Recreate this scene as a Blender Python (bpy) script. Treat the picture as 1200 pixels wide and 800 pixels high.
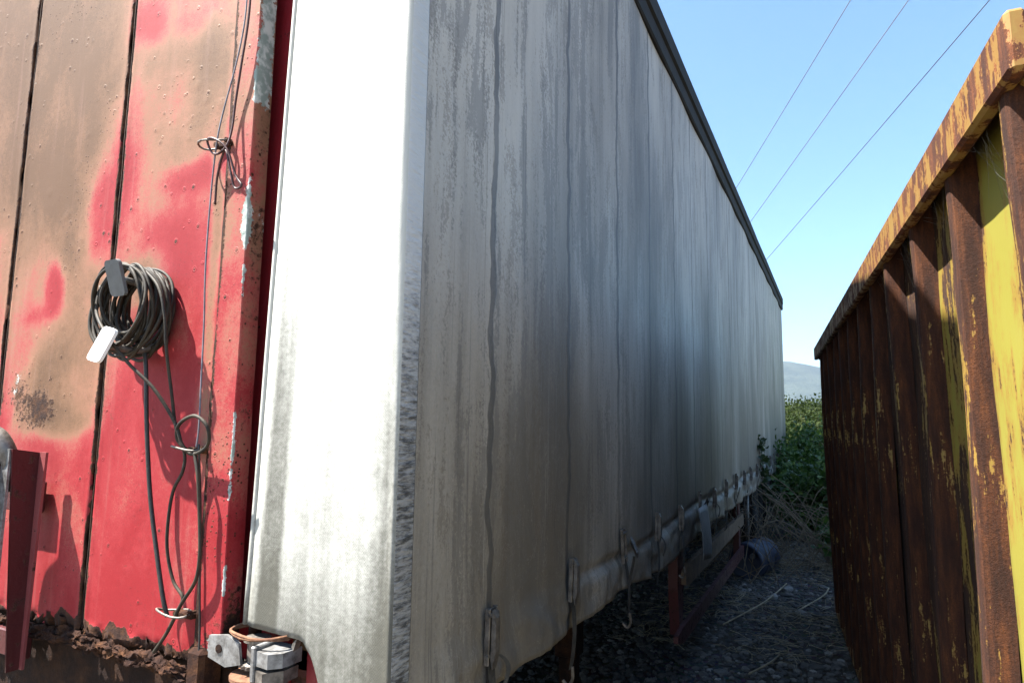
import bpy, math, random
import numpy as np
from mathutils import Vector, Matrix

random.seed(7); np.random.seed(7)
for o in list(bpy.data.objects): bpy.data.objects.remove(o)
scene = bpy.context.scene
col = scene.collection

# ------------------------------------------------------------------ camera, sky, sun, exposure
FPX, EYE = 760.0, 1.72                      # focal length in pixels of a 1200 px wide picture, eye height
PITCH, YAW = math.radians(7.125), math.radians(26.3)
cam = bpy.data.cameras.new('camera'); cam_o = bpy.data.objects.new('camera', cam); col.objects.link(cam_o)
cam.sensor_width = 36.0; cam.lens = FPX / 1200 * 36.0
cam.clip_start = 0.05; cam.clip_end = 9000
cam_o.location = (0, 0, EYE); cam_o.rotation_euler = (math.pi / 2 + PITCH, 0, YAW)
scene.camera = cam_o

SUN = Vector((1.0, 0.60, -2.0)).normalized()          # direction the light travels
world = bpy.data.worlds.new('World'); scene.world = world; world.use_nodes = True
wn = world.node_tree.nodes; wl = world.node_tree.links
sky = wn.new('ShaderNodeTexSky'); sky.sky_type = 'NISHITA'; sky.sun_disc = False
sky.sun_elevation = math.asin(-SUN.z); sky.sun_rotation = math.atan2(-SUN.x, -SUN.y)
sky.air_density = 1.0; sky.dust_density = 1.8; sky.ozone_density = 4.0
tint = wn.new('ShaderNodeMix'); tint.data_type = 'RGBA'; tint.blend_type = 'MULTIPLY'; tint.inputs[0].default_value = 1.0
tint.inputs[7].default_value = (0.75, 0.95, 1.03, 1)          # the phone's cool daylight balance
wl.new(sky.outputs[0], tint.inputs[6]); wl.new(tint.outputs[2], wn['Background'].inputs[0]); wn['Background'].inputs[1].default_value = 0.061
sun = bpy.data.lights.new('sun', 'SUN'); sun.energy = 5.0; sun.angle = math.radians(0.5); sun.color = (1.0, 0.95, 0.87)
sun_o = bpy.data.objects.new('sun', sun); col.objects.link(sun_o)
sun_o.rotation_euler = SUN.to_track_quat('-Z', 'Y').to_euler(); sun_o.location = (-6, -4, 10)
scene.view_settings.view_transform = 'Standard'; scene.view_settings.look = 'None'
scene.view_settings.gamma = 1; scene.view_settings.use_curve_mapping = False
scene.view_settings.exposure = 2.45

# ------------------------------------------------------------------ numeric noise
def _hash(ix, iy, seed):
    h = (ix.astype(np.int64) * 374761393 + iy.astype(np.int64) * 668265263 + seed * 1442695041) & 0x7fffffff
    h = ((h ^ (h >> 13)) * 1274126177) & 0x7fffffff
    return ((h ^ (h >> 16)) & 0xffff) / 65535.0
def vnoise(x, y, seed=0):
    x = np.asarray(x, float); y = np.asarray(y, float)
    ix = np.floor(x); iy = np.floor(y); fx = x - ix; fy = y - iy
    fx = fx * fx * (3 - 2 * fx); fy = fy * fy * (3 - 2 * fy)
    a = _hash(ix, iy, seed); b = _hash(ix + 1, iy, seed); c = _hash(ix, iy + 1, seed); d = _hash(ix + 1, iy + 1, seed)
    return (a * (1 - fx) + b * fx) * (1 - fy) + (c * (1 - fx) + d * fx) * fy
def fbm(x, y, seed=0, octs=4):
    s = 0; a = 0.5; t = 0
    for k in range(octs):
        s = s + a * vnoise(x * 2 ** k, y * 2 ** k, seed + k * 17); t += a; a *= 0.5
    return s / t
def sstep(a, b, x):
    t = np.clip((np.asarray(x, float) - a) / (b - a), 0, 1); return t * t * (3 - 2 * t)

# ------------------------------------------------------------------ mesh helpers
class MB:
    def __init__(s): s.v = []; s.f = []
    def add(s, v, f):
        n = len(s.v); s.v += [tuple(p) for p in v]; s.f += [tuple(i + n for i in q) for q in f]; return s
    def box(s, x0, x1, y0, y1, z0, z1):
        return s.add([(x0,y0,z0),(x1,y0,z0),(x1,y1,z0),(x0,y1,z0),(x0,y0,z1),(x1,y0,z1),(x1,y1,z1),(x0,y1,z1)],
                     [(0,3,2,1),(4,5,6,7),(0,1,5,4),(1,2,6,5),(2,3,7,6),(3,0,4,7)])
    def bbox(s, x0, x1, y0, y1, z0, z1, b=0.004):
        """box with chamfered edges"""
        xs, ys, zs = (x0, x1), (y0, y1), (z0, z1); v = []; idx = {}
        for i in (0,1):
            for j in (0,1):
                for k in (0,1):
                    sx, sy, sz = (1,-1)[i], (1,-1)[j], (1,-1)[k]
                    for ax, p in enumerate(((xs[i], ys[j]+sy*b, zs[k]+sz*b), (xs[i]+sx*b, ys[j], zs[k]+sz*b), (xs[i]+sx*b, ys[j]+sy*b, zs[k]))):
                        idx[(i,j,k,ax)] = len(v); v.append(p)
        f = []
        for i in (0,1):
            f.append([idx[(i,j,k,0)] for j,k in ((0,0),(0,1),(1,1),(1,0))])
            f.append([idx[(j,i,k,1)] for j,k in ((0,0),(0,1),(1,1),(1,0))])
            f.append([idx[(j,k,i,2)] for j,k in ((0,0),(0,1),(1,1),(1,0))])
        for i in (0,1):
            for j in (0,1):
                f.append([idx[(i,j,0,0)], idx[(i,j,1,0)], idx[(i,j,1,1)], idx[(i,j,0,1)]])
                f.append([idx[(i,0,j,0)], idx[(i,1,j,0)], idx[(i,1,j,2)], idx[(i,0,j,2)]])
                f.append([idx[(0,i,j,1)], idx[(1,i,j,1)], idx[(1,i,j,2)], idx[(0,i,j,2)]])
                for k in (0,1): f.append([idx[(i,j,k,0)], idx[(i,j,k,1)], idx[(i,j,k,2)]])
        return s.add(v, [q if len(set(q)) == len(q) else q for q in f])
    def tube(s, pts, r, n=8, caps=True):
        pts = [Vector(p) for p in pts]; m = len(pts)
        rr = r if isinstance(r, (list, tuple)) else [r] * m
        v = []; f = []; t0 = (pts[1] - pts[0]).normalized()
        nrm = t0.orthogonal().normalized()
        for i, p in enumerate(pts):
            t = (pts[min(i+1, m-1)] - pts[max(i-1, 0)])
            t = t.normalized() if t.length > 1e-9 else t0
            nrm = (nrm - t * nrm.dot(t)); nrm = nrm.normalized() if nrm.length > 1e-6 else t.orthogonal().normalized()
            b = t.cross(nrm)
            for k in range(n):
                a = 2 * math.pi * k / n; v.append(p + (nrm * math.cos(a) + b * math.sin(a)) * rr[i])
        for i in range(m - 1):
            for k in range(n):
                f.append((i*n+k, i*n+(k+1)%n, (i+1)*n+(k+1)%n, (i+1)*n+k))
        if caps: f.append(tuple(range(n-1, -1, -1))); f.append(tuple((m-1)*n+k for k in range(n)))
        return s.add(v, f)
    def lathe(s, prof, axis='x', n=32, centre=(0,0,0)):
        """prof: list of (radius, along)"""
        v = []; f = []; m = len(prof); c = Vector(centre)
        for r, a in prof:
            for k in range(n):
                t = 2*math.pi*k/n; p = {'x': (a, r*math.cos(t), r*math.sin(t)), 'y': (r*math.cos(t), a, r*math.sin(t)), 'z': (r*math.cos(t), r*math.sin(t), a)}[axis]
                v.append(c + Vector(p))
        for i in range(m-1):
            for k in range(n): f.append((i*n+k, i*n+(k+1)%n, (i+1)*n+(k+1)%n, (i+1)*n+k))
        return s.add(v, f)
    def prism(s, poly, axis, a0, a1):
        """poly 2-D outline extruded along an axis"""
        def P(u, w, a): return {'x': (a,u,w), 'y': (u,a,w), 'z': (u,w,a)}[axis]
        n = len(poly)
        return s.add([P(u,w,a0) for u,w in poly] + [P(u,w,a1) for u,w in poly],
                     [tuple(range(n-1,-1,-1)), tuple(range(n,2*n))] + [(i,(i+1)%n,n+(i+1)%n,n+i) for i in range(n)])
    def mesh(s, name):
        me = bpy.data.meshes.new(name); me.from_pydata(s.v, [], s.f)
        import bmesh
        b = bmesh.new(); b.from_mesh(me); bmesh.ops.recalc_face_normals(b, faces=b.faces); b.to_mesh(me); b.free()
        return me
    def build(s, name, m, parent=None, smooth=False, loc=None):
        return link(name, s.mesh(name), m, parent, smooth, loc)
def link(name, me, m, parent=None, smooth=False, loc=None):
    if m and not me.materials: me.materials.append(m)
    me.polygons.foreach_set('use_smooth', [bool(smooth)] * len(me.polygons))
    o = bpy.data.objects.new(name, me); col.objects.link(o); o.parent = parent
    if loc: o.location = loc
    return o
def grid_mesh(name, V, nu, nv, mask=None):
    """V (nu*nv,3) as a quad grid"""
    i, j = np.meshgrid(np.arange(nu-1), np.arange(nv-1), indexing='ij')
    a = (i*nv + j).ravel(); q = np.stack([a, a+nv, a+nv+1, a+1], 1)
    if mask is not None: q = q[mask.ravel()]
    return raw_mesh(name, V, q)
def raw_mesh(name, V, Q):
    me = bpy.data.meshes.new(name); V = np.asarray(V, np.float32); Q = np.asarray(Q, np.int32); k = Q.shape[1]
    me.vertices.add(len(V)); me.vertices.foreach_set('co', V.ravel())
    me.loops.add(Q.size); me.loops.foreach_set('vertex_index', Q.ravel())
    me.polygons.add(len(Q)); me.polygons.foreach_set('loop_start', np.arange(0, Q.size, k, dtype=np.int32))
    me.update(calc_edges=True); me.validate(); return me
def attr(me, name, vals):
    a = me.attributes.new(name, 'FLOAT', 'POINT'); a.data.foreach_set('value', np.asarray(vals, np.float32))
def empty(name, loc=(0,0,0), rot=(0,0,0)):
    o = bpy.data.objects.new(name, None); o.location = loc; o.rotation_euler = rot; o.empty_display_size = 0.2; col.objects.link(o); return o
def tag(o, label=None, cat=None, group=None, kind=None):
    for k, x in (('label', label), ('category', cat), ('group', group), ('kind', kind)):
        if x: o[k] = x
    return o
def spline(P, n=10):
    """Catmull-Rom through P"""
    P = [np.array(p, float) for p in P]; P = [2*P[0]-P[1]] + P + [2*P[-1]-P[-2]]; out = []
    for i in range(1, len(P)-2):
        for k in range(n):
            t = k / n; a, b, c, d = P[i-1:i+3]
            out.append(0.5*((2*b)+(c-a)*t+(2*a-5*b+4*c-d)*t*t+(3*b-a-3*c+d)*t**3))
    out.append(P[-2]); return out

# ------------------------------------------------------------------ node helper
class NT:
    def __init__(s, name):
        s.m = bpy.data.materials.new(name); s.m.use_nodes = True; s.t = s.m.node_tree; s.N = s.t.nodes
        s.b = s.N['Principled BSDF']; s.tc = s.N.new('ShaderNodeTexCoord')
    def set(s, sock, v):
        if hasattr(v, 'is_output'): s.t.links.new(v, sock)
        elif v is not None:
            if isinstance(v, (tuple, list)) and len(v) == 3 and sock.type == 'RGBA': v = tuple(v) + (1,)
            sock.default_value = v
    def math(s, op, a, b=None, clamp=False):
        n = s.N.new('ShaderNodeMath'); n.operation = op; n.use_clamp = clamp; s.set(n.inputs[0], a); s.set(n.inputs[1], b); return n.outputs[0]
    def add(s, a, b): return s.math('ADD', a, b)
    def mul(s, a, b): return s.math('MULTIPLY', a, b)
    def sub(s, a, b): return s.math('SUBTRACT', a, b)
    def pos(s, kind='Object'): return s.tc.outputs[kind]
    def scl(s, v, sx, sy, sz):
        n = s.N.new('ShaderNodeMapping'); s.set(n.inputs[0], v); n.inputs[3].default_value = (sx, sy, sz); return n.outputs[0]
    def off(s, v, x, y, z):
        n = s.N.new('ShaderNodeMapping'); s.set(n.inputs[0], v); n.inputs[1].default_value = (x, y, z); return n.outputs[0]
    def xyz(s, v):
        n = s.N.new('ShaderNodeSeparateXYZ'); s.set(n.inputs[0], v); return n.outputs
    def noise(s, v, scale, detail=4, rough=0.6, dist=0.0):
        n = s.N.new('ShaderNodeTexNoise'); s.set(n.inputs['Vector'], v); n.inputs['Scale'].default_value = scale
        n.inputs['Detail'].default_value = detail; n.inputs['Roughness'].default_value = rough; n.inputs['Distortion'].default_value = dist; return n.outputs[0]
    def voro(s, v, scale, feat='F1', out=0):
        n = s.N.new('ShaderNodeTexVoronoi'); n.feature = feat; s.set(n.inputs['Vector'], v); n.inputs['Scale'].default_value = scale; return n.outputs[out]
    def rng(s, v, a, b, c=0.0, d=1.0, smooth=True):
        n = s.N.new('ShaderNodeMapRange'); n.interpolation_type = 'SMOOTHSTEP' if smooth else 'LINEAR'
        s.set(n.inputs[0], v)
        for i, x in enumerate((a, b, c, d)): s.set(n.inputs[i+1], x)
        return n.outputs[0]
    def ramp(s, f, stops):
        n = s.N.new('ShaderNodeValToRGB'); s.set(n.inputs[0], f); e = n.color_ramp.elements
        while len(e) < len(stops): e.new(0.5)
        for k, (p, c) in enumerate(stops): e[k].position = p; e[k].color = tuple(c) + (1,)
        return n.outputs[0]
    def mix(s, f, a, b, mode='MIX'):
        n = s.N.new('ShaderNodeMix'); n.data_type = 'RGBA'; n.blend_type = mode
        s.set(n.inputs[0], f); s.set(n.inputs[6], a); s.set(n.inputs[7], b); return n.outputs[2]
    def at(s, name):
        n = s.N.new('ShaderNodeAttribute'); n.attribute_name = name; return n.outputs['Fac']
    def bump(s, h, dist=0.01, strength=0.6, normal=None):
        n = s.N.new('ShaderNodeBump'); n.inputs['Strength'].default_value = strength; n.inputs['Distance'].default_value = dist
        s.set(n.inputs['Height'], h); s.set(n.inputs['Normal'], normal); return n.outputs[0]
    def out(s, color, rough=0.6, bump=None, metal=0.0, spec=0.4):
        s.set(s.b.inputs['Base Color'], color); s.set(s.b.inputs['Roughness'], rough); s.set(s.b.inputs['Metallic'], metal)
        s.b.inputs['Specular IOR Level'].default_value = spec
        if bump is not None: s.set(s.b.inputs['Normal'], bump)
        return s.m

M = {}
RUST = [(0.0, (0.010, 0.005, 0.004)), (0.4, (0.028, 0.011, 0.0065)), (0.65, (0.060, 0.024, 0.010)), (1.0, (0.13, 0.055, 0.019))]
def rust_col(n, v, sc=14):
    return n.ramp(n.rng(n.noise(v, sc, 6, 0.72), 0.25, 0.78, smooth=False), RUST)

def mat_bulkhead(name):
    n = NT(name); v = n.pos()
    w = n.at('wear'); r = n.at('rust')
    big = n.noise(n.scl(v, 1.25, 1.25, 0.8), 4.6, 5, 0.55, 0.4); fine = n.noise(v, 210, 3, 0.7); mid = n.noise(v, 45, 4, 0.65)
    w2 = n.add(w, n.add(n.mul(n.sub(big, 0.5), 0.95), n.add(n.mul(n.sub(fine, 0.5), 0.50), n.mul(n.sub(mid, 0.5), 0.34))))
    base = n.ramp(w2, [(0.0, (0.215, 0.009, 0.013)), (0.22, (0.255, 0.022, 0.026)), (0.40, (0.270, 0.070, 0.055)), (0.56, (0.225, 0.105, 0.064)), (0.78, (0.160, 0.083, 0.045)), (1.0, (0.105, 0.055, 0.028))])
    # streaky dust and tiny rust specks
    st = n.noise(n.scl(v, 22, 22, 1.2), 1.0, 5, 0.6)
    base = n.mix(n.rng(st, 0.55, 0.8, 0, 0.22), base, (0.32, 0.18, 0.15))
    wv = n.add(n.mul(n.noise(v, 50, 3), 0.10), -0.05)
    sp = n.add(n.voro(v, 30), wv); gate = n.rng(n.xyz(n.voro(v, 30, 'F1', 1))[0], 0.60, 0.62); gate2 = n.rng(n.noise(v, 4.5, 3, 0.7), 0.46, 0.54)
    rr = n.add(n.mul(n.xyz(n.voro(v, 30, 'F1', 1))[2], 0.17), 0.06)
    speck = n.mul(n.mul(n.rng(sp, rr, n.mul(rr, 0.7)), gate), gate2)
    blister = n.mul(n.mul(n.rng(n.math('ABSOLUTE', n.sub(sp, n.mul(rr, 1.2))), 0.07, 0.0), gate), gate2)
    sp2 = n.voro(n.off(v, 3.1, 1.7, 0.4), 85); g2 = n.rng(n.xyz(n.voro(n.off(v, 3.1, 1.7, 0.4), 85, 'F1', 1))[1], 0.70, 0.72)
    speck = n.math('MAXIMUM', speck, n.mul(n.mul(n.rng(sp2, 0.34, 0.26), g2), n.rng(n.noise(v, 2.6, 4, 0.7), 0.50, 0.60)))
    gr = n.noise(v, 95, 4, 0.8)
    grit = n.mul(n.rng(gr, 0.55, 0.63), n.rng(n.noise(v, 3.3, 3), 0.40, 0.60))
    base = n.mix(n.mul(grit, 0.62), base, n.mix(0.6, base, (0.04, 0.012, 0.008)))
    fl = n.mul(n.rng(n.noise(v, 24, 8, 0.8), 0.635, 0.645), n.rng(n.noise(v, 2.1, 3, 0.6), 0.44, 0.60))
    base = n.mix(n.mul(fl, 0.75), base, (0.070, 0.026, 0.014))
    r2 = n.rng(n.add(r, n.mul(n.sub(n.noise(v, 60, 6, 0.75), 0.5), 0.9)), 0.42, 0.56)
    r2 = n.math('MAXIMUM', r2, speck)
    c = n.mix(r2, base, n.mix(n.rng(r, 0.3, 0.0, 0, 0.75), rust_col(n, v, 40), (0.05, 0.018, 0.012)))
    chip = n.rng(n.add(n.at('chip'), n.mul(n.sub(n.noise(v, 44, 6, 0.8), 0.5), 1.3)), 0.53, 0.56)
    c = n.mix(chip, c, n.mix(n.rng(n.noise(v, 25, 3), 0.4, 0.6), (0.20, 0.24, 0.22), (0.45, 0.46, 0.44)))
    h = n.add(n.mul(r2, n.noise(v, 130, 4, 0.7)), n.add(n.mul(n.noise(v, 26, 4), 0.18), n.add(n.mul(chip, -0.5), n.add(n.mul(fine, 0.14), n.mul(blister, 0.45)))))
    M[name] = n.out(c, n.rng(r2, 0, 1, 0.68, 0.9), n.bump(h, 0.005, 0.5), spec=0.25)
mat_bulkhead('bulkhead_paint')

def mat_red(name, c0, c1, rustiness=0.5):
    n = NT(name); v = n.pos()
    base = n.mix(n.noise(v, 4, 5, 0.65), c0, c1)
    m = n.rng(n.noise(v, 18, 6, 0.75), rustiness, rustiness + 0.06)
    c = n.mix(m, base, rust_col(n, v, 30))
    M[name] = n.out(c, n.rng(m, 0, 1, 0.5, 0.85), n.bump(n.add(m, n.noise(v, 60, 4)), 0.004, 0.5))
mat_red('red_paint', (0.16, 0.008, 0.014), (0.22, 0.018, 0.025), 0.60)
mat_red('dark_red', (0.042, 0.005, 0.006), (0.07, 0.008, 0.010), 0.56)
mat_red('recess_red', (0.20, 0.010, 0.016), (0.27, 0.018, 0.026), 0.62)
mat_red('faded_red', (0.16, 0.022, 0.027), (0.23, 0.075, 0.07), 0.60)

def mat_rust(name, sc=18, dark=1.0):
    n = NT(name); v = n.pos()
    c = n.mix(1.0, rust_col(n, v, sc), (dark,)*3, 'MULTIPLY')
    M[name] = n.out(c, 0.9, n.bump(n.noise(v, 70, 6, 0.75), 0.008, 0.8), spec=0.2)
mat_rust('sill_rust', 26, 0.8); mat_rust('rust', 22); mat_rust('dark_rust', 15, 0.5)

def mat_curtain(name, front):
    n = NT(name); v = n.pos(); X, Y, Z = n.xyz(v)
    wob = n.noise(n.scl(v, 0.1, 1, 3), 1.3, 3)
    if not front:
        k = n.math('DIVIDE', n.add(n.sub(Y, 0.46), n.mul(n.sub(wob, 0.5), 0.10)), 0.65)
        fr = n.math('ABSOLUTE', n.sub(n.math('FRACT', n.add(k, 0.5)), 0.5))
        d = n.mul(fr, 0.65)
        band = n.mul(n.rng(n.add(d, n.mul(n.sub(n.noise(v, 7, 3), 0.5), 0.016)), 0.019, 0.012), n.rng(n.noise(n.scl(v, 0, 1.55, 0.45), 1.0, 2), 0.28, 0.42))
        s1 = n.noise(n.scl(v, 1.2, 1.5, 0.45), 1.0, 5, 0.55)               # broad soiling
        s2 = n.noise(n.scl(v, 9, 17, 0.40), 1.0, 5, 0.65)                  # run-off streaks
        s3 = n.noise(n.scl(v, 9, 70, 0.55), 1.0, 3, 0.6)                   # thin drips
        gr = n.noise(v, 85, 4, 0.8); bl = n.noise(n.scl(v, 7, 8, 2.0), 1.0, 9, 0.72, 0.3); bl2 = n.noise(n.scl(v, 3, 5, 1.1), 1.0, 8, 0.7, 0.3)
        low = n.rng(Z, 3.5, 1.2, 0.0, 0.24, smooth=False); mid = n.mul(n.rng(Y, 0.5, 2.0), 0.08)  # darker downward and past the front: dirt with the gap's shade mixed in
        clean = n.mul(n.rng(Y, 8.5, 12.5), -0.02)
        soil = n.add(n.add(n.add(s1, low), n.add(mid, clean)), n.add(n.mul(n.sub(s2, 0.5), 0.22), n.mul(n.sub(gr, 0.5), 0.16)))
        c = n.mix(n.rng(soil, 0.36, 0.92), (0.48, 0.440, 0.380), (0.135, 0.117, 0.094))
        # algae and soot in patches with hard, ragged edges
        p1 = n.rng(n.add(n.add(bl2, n.mul(n.sub(s2, 0.5), 0.35)), n.mul(n.sub(gr, 0.5), 0.30)), 0.51, 0.56)
        c = n.mix(n.mul(p1, n.rng(Y, 0.0, 5.0, 0.50, 0.28)), c, (0.112, 0.103, 0.092))
        p2 = n.rng(n.add(bl, n.mul(n.sub(gr, 0.5), 0.45)), 0.56, 0.60)
        c = n.mix(n.mul(p2, 0.40), c, (0.118, 0.094, 0.070))
        drip = n.mul(n.rng(s3, 0.60, 0.66), n.rng(n.noise(n.scl(v, 5, 5, 0.5), 1.0, 3), 0.42, 0.58))
        c = n.mix(n.mul(drip, 0.45), c, (0.082, 0.078, 0.075))
        pale = n.mul(n.rng(n.noise(n.scl(v, 9, 55, 0.42), 2.0, 4, 0.6), 0.61, 0.66), n.rng(n.noise(n.scl(v, 4, 4, 0.7), 1.0, 3), 0.45, 0.6))
        c = n.mix(n.mul(pale, 0.5), c, (0.36, 0.335, 0.30))
        scr = n.rng(n.math('ABSOLUTE', n.sub(n.noise(n.scl(v, 4, 9, 4), 1.0, 5, 0.7, 1.2), 0.5)), 0.006, 0.0)
        c = n.mix(n.mul(scr, n.rng(Z, 2.4, 1.6, 0, 0.45)), c, (0.36, 0.335, 0.30))
        c = n.mix(n.mul(band, 0.75), c, (0.068, 0.064, 0.060))
        # the welded pocket round the corner pole: clean above, grime lower down, with pleat light and dark painted in
        pk = n.rng(Y, 0.074, 0.070)
        grime = n.rng(n.add(n.add(Z, n.mul(n.noise(n.scl(v, 25, 25, 90), 1.0, 4, 0.7), 0.9)), n.mul(n.noise(v, 12, 3), 0.5)), 2.95, 2.35)
        c = n.mix(pk, c, n.mix(n.mul(grime, n.rng(n.noise(n.scl(v, 16, 16, 80), 1.0, 4, 0.75), 0.36, 0.62, 0.98, 0.45)), (0.50, 0.50, 0.49), (0.045, 0.044, 0.044)))
        green = n.mul(n.rng(Y, 7, 12), n.rng(n.noise(v, 1.3, 4), 0.35, 0.7))
        c = n.mix(n.mul(green, 0.35), c, (0.17, 0.19, 0.11))
        pleat = n.mul(pk, n.noise(n.scl(v, 14, 14, 85), 1.0, 3, 0.7))
        h = n.add(n.mul(n.noise(n.scl(v, 3, 3, 1.0), 4, 4), 0.8), n.add(n.mul(pleat, 1.6), n.mul(gr, 0.12)))
        h = n.add(h, n.mul(band, 0.25))
        M[name] = n.out(c, 0.55, n.bump(h, 0.012, 0.5), spec=0.35)
    else:
        st = n.noise(n.scl(v, 26, 26, 0.9), 1.0, 6, 0.7); gr = n.noise(v, 85, 4, 0.8); bl = n.noise(v, 8, 9, 0.72)
        low = n.rng(Z, 2.6, 1.0, 0.0, 0.42)
        d = n.add(n.add(n.mul(n.sub(st, 0.5), 0.45), n.mul(n.sub(bl, 0.5), 0.5)), n.add(n.mul(n.sub(gr, 0.5), 0.40), low))
        # smudged band beside the leading edge, and dirt along the bottom hem and the corner
        u = n.math('ABSOLUTE', n.add(n.add(X, 0.372), n.mul(n.sub(Z, 2.0), -0.03)))
        band = n.mul(n.rng(n.add(u, n.mul(n.sub(bl, 0.5), 0.05)), 0.050, 0.022), n.rng(Z, 2.8, 1.7, 0, 0.34))
        edge = n.rng(n.add(X, n.mul(n.sub(bl, 0.5), 0.06)), -0.09, -0.02, 0, n.rng(Z, 2.3, 1.4, 0, 0.24))
        hemd = n.rng(n.add(Z, n.mul(n.sub(bl, 0.5), 0.3)), 1.42, 1.12, 0, 0.22)
        dm = n.rng(n.add(n.add(d, band), n.add(edge, hemd)), 0.12, 0.80)
        c = n.mix(dm, (0.42, 0.42, 0.385), (0.075, 0.073, 0.060))
        scr = n.rng(n.math('ABSOLUTE', n.sub(n.noise(n.scl(v, 9, 9, 4), 1.0, 5, 0.7, 1.0), 0.5)), 0.007, 0.0)
        c = n.mix(n.mul(scr, n.rng(Z, 2.3, 1.3, 0, 0.35)), c, (0.15, 0.145, 0.12))
        w1 = n.math('SINE', n.mul(n.add(X, Z), 900.0)); w2 = n.math('SINE', n.mul(n.sub(X, Z), 900.0))
        h = n.add(n.mul(bl, 0.8), n.add(n.mul(gr, 0.25), n.mul(n.add(w1, w2), 0.014)))
        M[name] = n.out(c, 0.55, n.bump(h, 0.008, 0.4), spec=0.35)
mat_curtain('curtain_side_cloth', False); mat_curtain('curtain_front_cloth', True)

def mat_container(name, amount, tone, panel=False, bs=(6, 6, 2.2), rustgain=1.0):
    """old yellow paint flaking off rusty steel; amount = where the noise threshold lies"""
    n = NT(name); v = n.pos()
    b = n.noise(n.scl(v, *bs), 1.0, 7, 0.72); st = n.noise(n.scl(v, 30, 30, 2.4), 1.0, 5, 0.7); f = n.noise(v, 90, 4, 0.75)
    d = n.add(n.mul(b, 0.65), n.add(n.mul(st, 0.35), n.mul(n.sub(f, 0.5), 0.14)))
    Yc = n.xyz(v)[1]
    if panel: d = n.add(d, n.rng(Yc, 0.66, 1.15, 0.0, 0.13))  # more rust along the wall, partly standing in for the trailer's shade
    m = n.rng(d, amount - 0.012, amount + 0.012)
    yel = n.mix(n.noise(v, 3, 4), tone[0], tone[1])
    stain = n.rng(d, amount - 0.09, amount, 0, 0.75)
    yel = n.mix(stain, yel, (0.20, 0.10, 0.025))
    c = n.mix(m, yel, n.mix(n.rng(n.noise(v, 260, 3, 0.8), 0.35, 0.7, 0, 0.6), rust_col(n, n.scl(v, 1.6, 1.6, 0.22), 24), (0.012, 0.006, 0.005)))
    if rustgain != 1.0: c = n.mix(m, c, n.mix(1.0, c, (rustgain*1.3, rustgain, rustgain*0.72), 'MULTIPLY'))
    h = n.add(n.mul(m, -0.35), n.add(n.mul(n.mul(m, n.noise(v, 120, 5, 0.8)), 0.7), n.mul(b, 0.3)))
    M[name] = n.out(c, n.rng(m, 0, 1, 0.45, 0.9), n.bump(h, 0.006, 0.7), spec=0.3)
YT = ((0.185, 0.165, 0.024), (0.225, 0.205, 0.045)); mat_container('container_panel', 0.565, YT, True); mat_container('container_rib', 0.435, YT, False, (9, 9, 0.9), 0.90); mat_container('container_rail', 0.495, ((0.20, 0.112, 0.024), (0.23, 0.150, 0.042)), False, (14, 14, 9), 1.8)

def mat_plain(name, c0, c1, sc=8, rough=0.5, metal=0.0, bumpd=0.002, bsc=60):
    n = NT(name); v = n.pos()
    M[name] = n.out(n.mix(n.rng(n.noise(v, sc, 5, 0.7), 0.3, 0.7), c0, c1), rough, n.bump(n.noise(v, bsc, 4), bumpd, 0.5), metal)
mat_plain('hose_rubber', (0.006, 0.005, 0.004), (0.036, 0.026, 0.014), 14, 0.7)
mat_plain('hose_black', (0.012, 0.012, 0.012), (0.03, 0.028, 0.025), 20, 0.45)
mat_plain('wire_grey', (0.10, 0.10, 0.12), (0.18, 0.17, 0.19), 30, 0.5)
mat_plain('wire_red', (0.030, 0.008, 0.008), (0.055, 0.014, 0.014), 30, 0.5)
mat_plain('galvanised', (0.085, 0.080, 0.075), (0.27, 0.27, 0.27), 30, 0.5, 0.4)
mat_plain('dull_steel', (0.06, 0.052, 0.045), (0.19, 0.17, 0.15), 30, 0.5, 0.4)
mat_plain('bung_shaded_plate', (0.07, 0.073, 0.077), (0.10, 0.105, 0.11), 20, 0.55)
mat_plain('sunlit_plate', (0.70, 0.70, 0.68), (0.82, 0.82, 0.80), 20, 0.55)
mat_plain('web_strap', (0.025, 0.024, 0.022), (0.07, 0.062, 0.05), 30, 0.85)
mat_plain('tyre_rubber', (0.015, 0.015, 0.016), (0.035, 0.034, 0.034), 12, 0.8)
mat_plain('rail_black', (0.005, 0.005, 0.006), (0.016, 0.015, 0.015), 5, 0.85, 0.0, 0.004, 12)
mat_plain('blue_drum', (0.008, 0.013, 0.032), (0.018, 0.026, 0.05), 7, 0.5)
mat_plain('old_plank', (0.10, 0.062, 0.035), (0.17, 0.11, 0.065), 12, 0.8)
mat_plain('roof_sheet', (0.40, 0.40, 0.38), (0.52, 0.52, 0.50), 4, 0.6)
mat_plain('orange_rope', (0.09, 0.035, 0.018), (0.19, 0.095, 0.05), 40, 0.85)
mat_plain('web_silk', (0.15, 0.15, 0.14), (0.22, 0.22, 0.21), 40, 0.9)
mat_plain('curtain_inner', (0.13, 0.135, 0.14), (0.22, 0.225, 0.23), 6, 0.6)
mat_plain('dry_stalk', (0.09, 0.065, 0.042), (0.21, 0.165, 0.11), 9, 0.85)
mat_plain('straw', (0.17, 0.14, 0.09), (0.33, 0.28, 0.19), 9, 0.9)
mat_plain('power_wire', (0.10, 0.10, 0.11), (0.15, 0.15, 0.16), 1, 0.6)

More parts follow.
